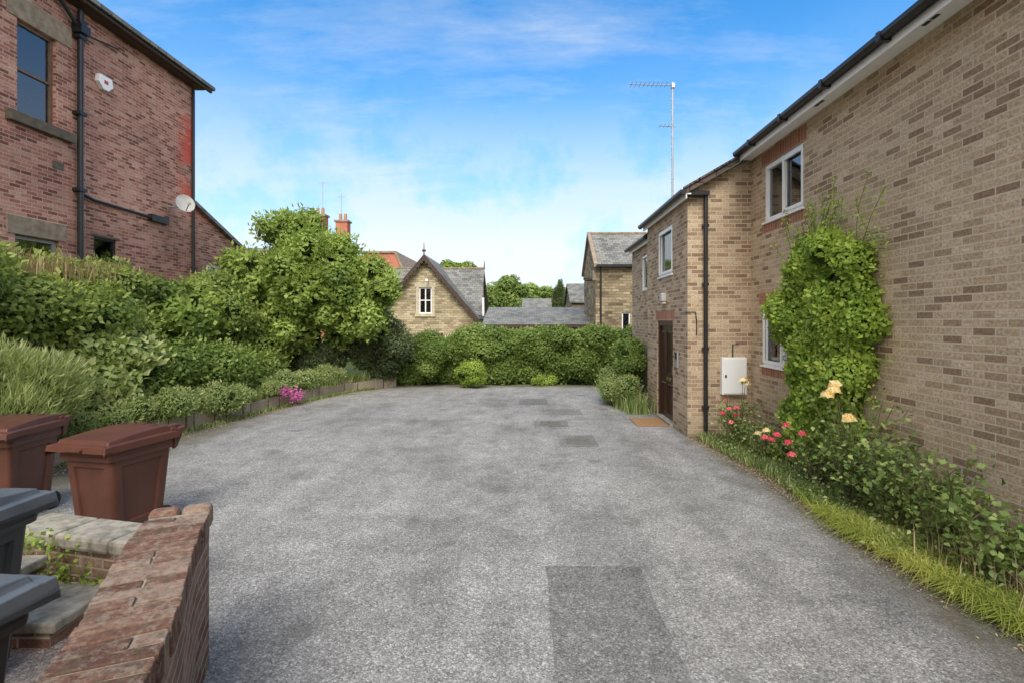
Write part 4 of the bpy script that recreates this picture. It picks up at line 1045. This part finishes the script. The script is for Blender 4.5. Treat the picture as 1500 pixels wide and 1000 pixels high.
for _ in range(40):
    y=rng.uniform(2.8,8.5); ex=np.interp(y,[2.5,3.45,4.5,5.5,6.5,8.3],[3.25,3.12,2.95,2.98,3.0,2.8]); cx_=ex+.1+rng.random()*.35; rr=.05+.06*rng.random()
    for _k in range(70): P.append((cx_+rng.normal()*rr,y+rng.normal()*rr,.05+abs(rng.normal())*rr*.8))
leaves('verge_weeds',P,rng.normal(size=(len(P),3))*.6+[0,0,1],.04,G_low,aspect=.6)
k=[(3.45+rng.normal()*.14,rng.uniform(3.2,4.2),.03) for _ in range(300)]; blades('seed_head_grass',k,.40,.006,G_straw,lean=.5)
P=[]
for _ in range(8000):
    y=rng.uniform(2.6,8.7); ex=np.interp(y,[2.5,3.45,4.5,5.5,6.5,8.3],[3.25,3.12,2.95,2.98,3.0,2.8]); P.append((ex+rng.normal()*.10+abs(rng.normal())*.12-.04,y,.012+.05*min(1,max(0,rng.random()-.3))))
leaves('leaf_litter',P,rng.normal(size=(len(P),3))*.3+[0,0,1],.024,G_straw,aspect=.35)
P=[(rng.uniform(-6,2.8),rng.uniform(1.5,15.5),.010) for _ in range(600)]
leaves('leaf_litter',P,rng.normal(size=(len(P),3))*.2+[0,0,1],.016,G_straw,aspect=.5)
P=[]
for _ in range(2600):
    y=rng.uniform(6,15.5); xk=np.interp(y,[p[1] for p in K],[p[0] for p in K]); P.append((xk+abs(rng.normal())*.2,y,.012))
leaves('leaf_litter',P,rng.normal(size=(len(P),3))*.2+[0,0,1],.03,G_straw,aspect=.5)
P=[(-3.55+rng.normal()*.16,3.66+rng.normal()*.05,.38+rng.normal()*.07) for _ in range(150)]+[(-3.2+rng.normal()*.14,3.58+rng.normal()*.03,.2+rng.normal()*.04) for _ in range(90)]+[(-3.39+rng.normal()*.02,rng.uniform(3.15,3.6),.19+abs(rng.normal())*.03) for _ in range(70)]
leaves('trailing_ivy',P,rng.normal(size=(len(P),3))+[0,-1,.8],.038,G_bright,aspect=.8)

# ------------------------------------------------------------ world
w=bpy.data.worlds.new('World'); scene.world=w; w.use_nodes=True; nt=w.node_tree
bg=nt.nodes['Background']; sky=N(nt,'ShaderNodeTexSky',sky_type='NISHITA')
EL,AZ=R(46),R(181)
sky.sun_disc=False; sky.sun_elevation=EL; sky.sun_rotation=AZ; sky.air_density=1.0; sky.dust_density=.6; sky.ozone_density=2.5
tc=N(nt,'ShaderNodeTexCoord').outputs['Generated']
sp=N(nt,'ShaderNodeSeparateXYZ'); L(nt,tc,sp.inputs[0])
den=mth(nt,'ADD',sp.outputs['Z'],.18)
cx=mth(nt,'DIVIDE',sp.outputs['X'],den); cy=mth(nt,'DIVIDE',sp.outputs['Y'],den)
cb=N(nt,'ShaderNodeCombineXYZ'); L(nt,mth(nt,'MULTIPLY',cx,.7),cb.inputs[0]); L(nt,mth(nt,'MULTIPLY',cy,1.9),cb.inputs[1]); cb.inputs[2].default_value=3.7
wisp=noise(nt,cb.outputs[0],1.5,9,.64)
wf=ramp(nt,wisp,[(.49,g(0)),(.62,g(.20)),(.80,g(.65))])
cum=noise(nt,tc,6.5,8,.6)
zl=ramp(nt,sp.outputs['Z'],[(.02,g(1)),(.14,g(.95)),(.26,g(.55)),(.40,g(.10)),(.5,g(0))])
cf=mth(nt,'MULTIPLY',zl,ramp(nt,cum,[(.38,g(.55)),(.52,g(1))]))
fill_cloud=mth(nt,'MULTIPLY',mth(nt,'SUBTRACT',.15,sp.outputs['Y']),2.2,True)  # added bright white cloud behind the camera, unseen, for soft fill light
fill_cloud=mth(nt,'MULTIPLY',fill_cloud,ramp(nt,cum,[(.30,g(.65)),(.50,g(1))]))
tint=mix(nt,1,sky.outputs[0],(.48,1.38,1.85),'MULTIPLY')
c=mix(nt,wf,tint,(6.3,6.5,6.7)); c=mix(nt,cf,c,(6.55,6.65,6.75)); c=mix(nt,fill_cloud,c,(12.0,11.5,10.8))
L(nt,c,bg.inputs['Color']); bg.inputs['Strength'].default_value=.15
sl_=bpy.data.lights.new('sun','SUN'); sl_.energy=3.6; sl_.angle=R(34); sl_.color=(1,.955,.89)
so=bpy.data.objects.new('sun',sl_); scene.collection.objects.link(so)
S=Vector((math.sin(AZ)*math.cos(EL),math.cos(AZ)*math.cos(EL),math.sin(EL))); so.rotation_euler=S.to_track_quat('Z','Y').to_euler()

# ------------------------------------------------------------ camera
cam=bpy.data.cameras.new('camera'); cam.lens=18; cam.sensor_width=36; cam.clip_end=2000; cam.clip_start=.05
cam.shift_x=-25/1500; cam.shift_y=-30/1500
co=bpy.data.objects.new('camera',cam); scene.collection.objects.link(co); co.location=(0,0,2.0); co.rotation_euler=(R(90),0,0)
scene.camera=co
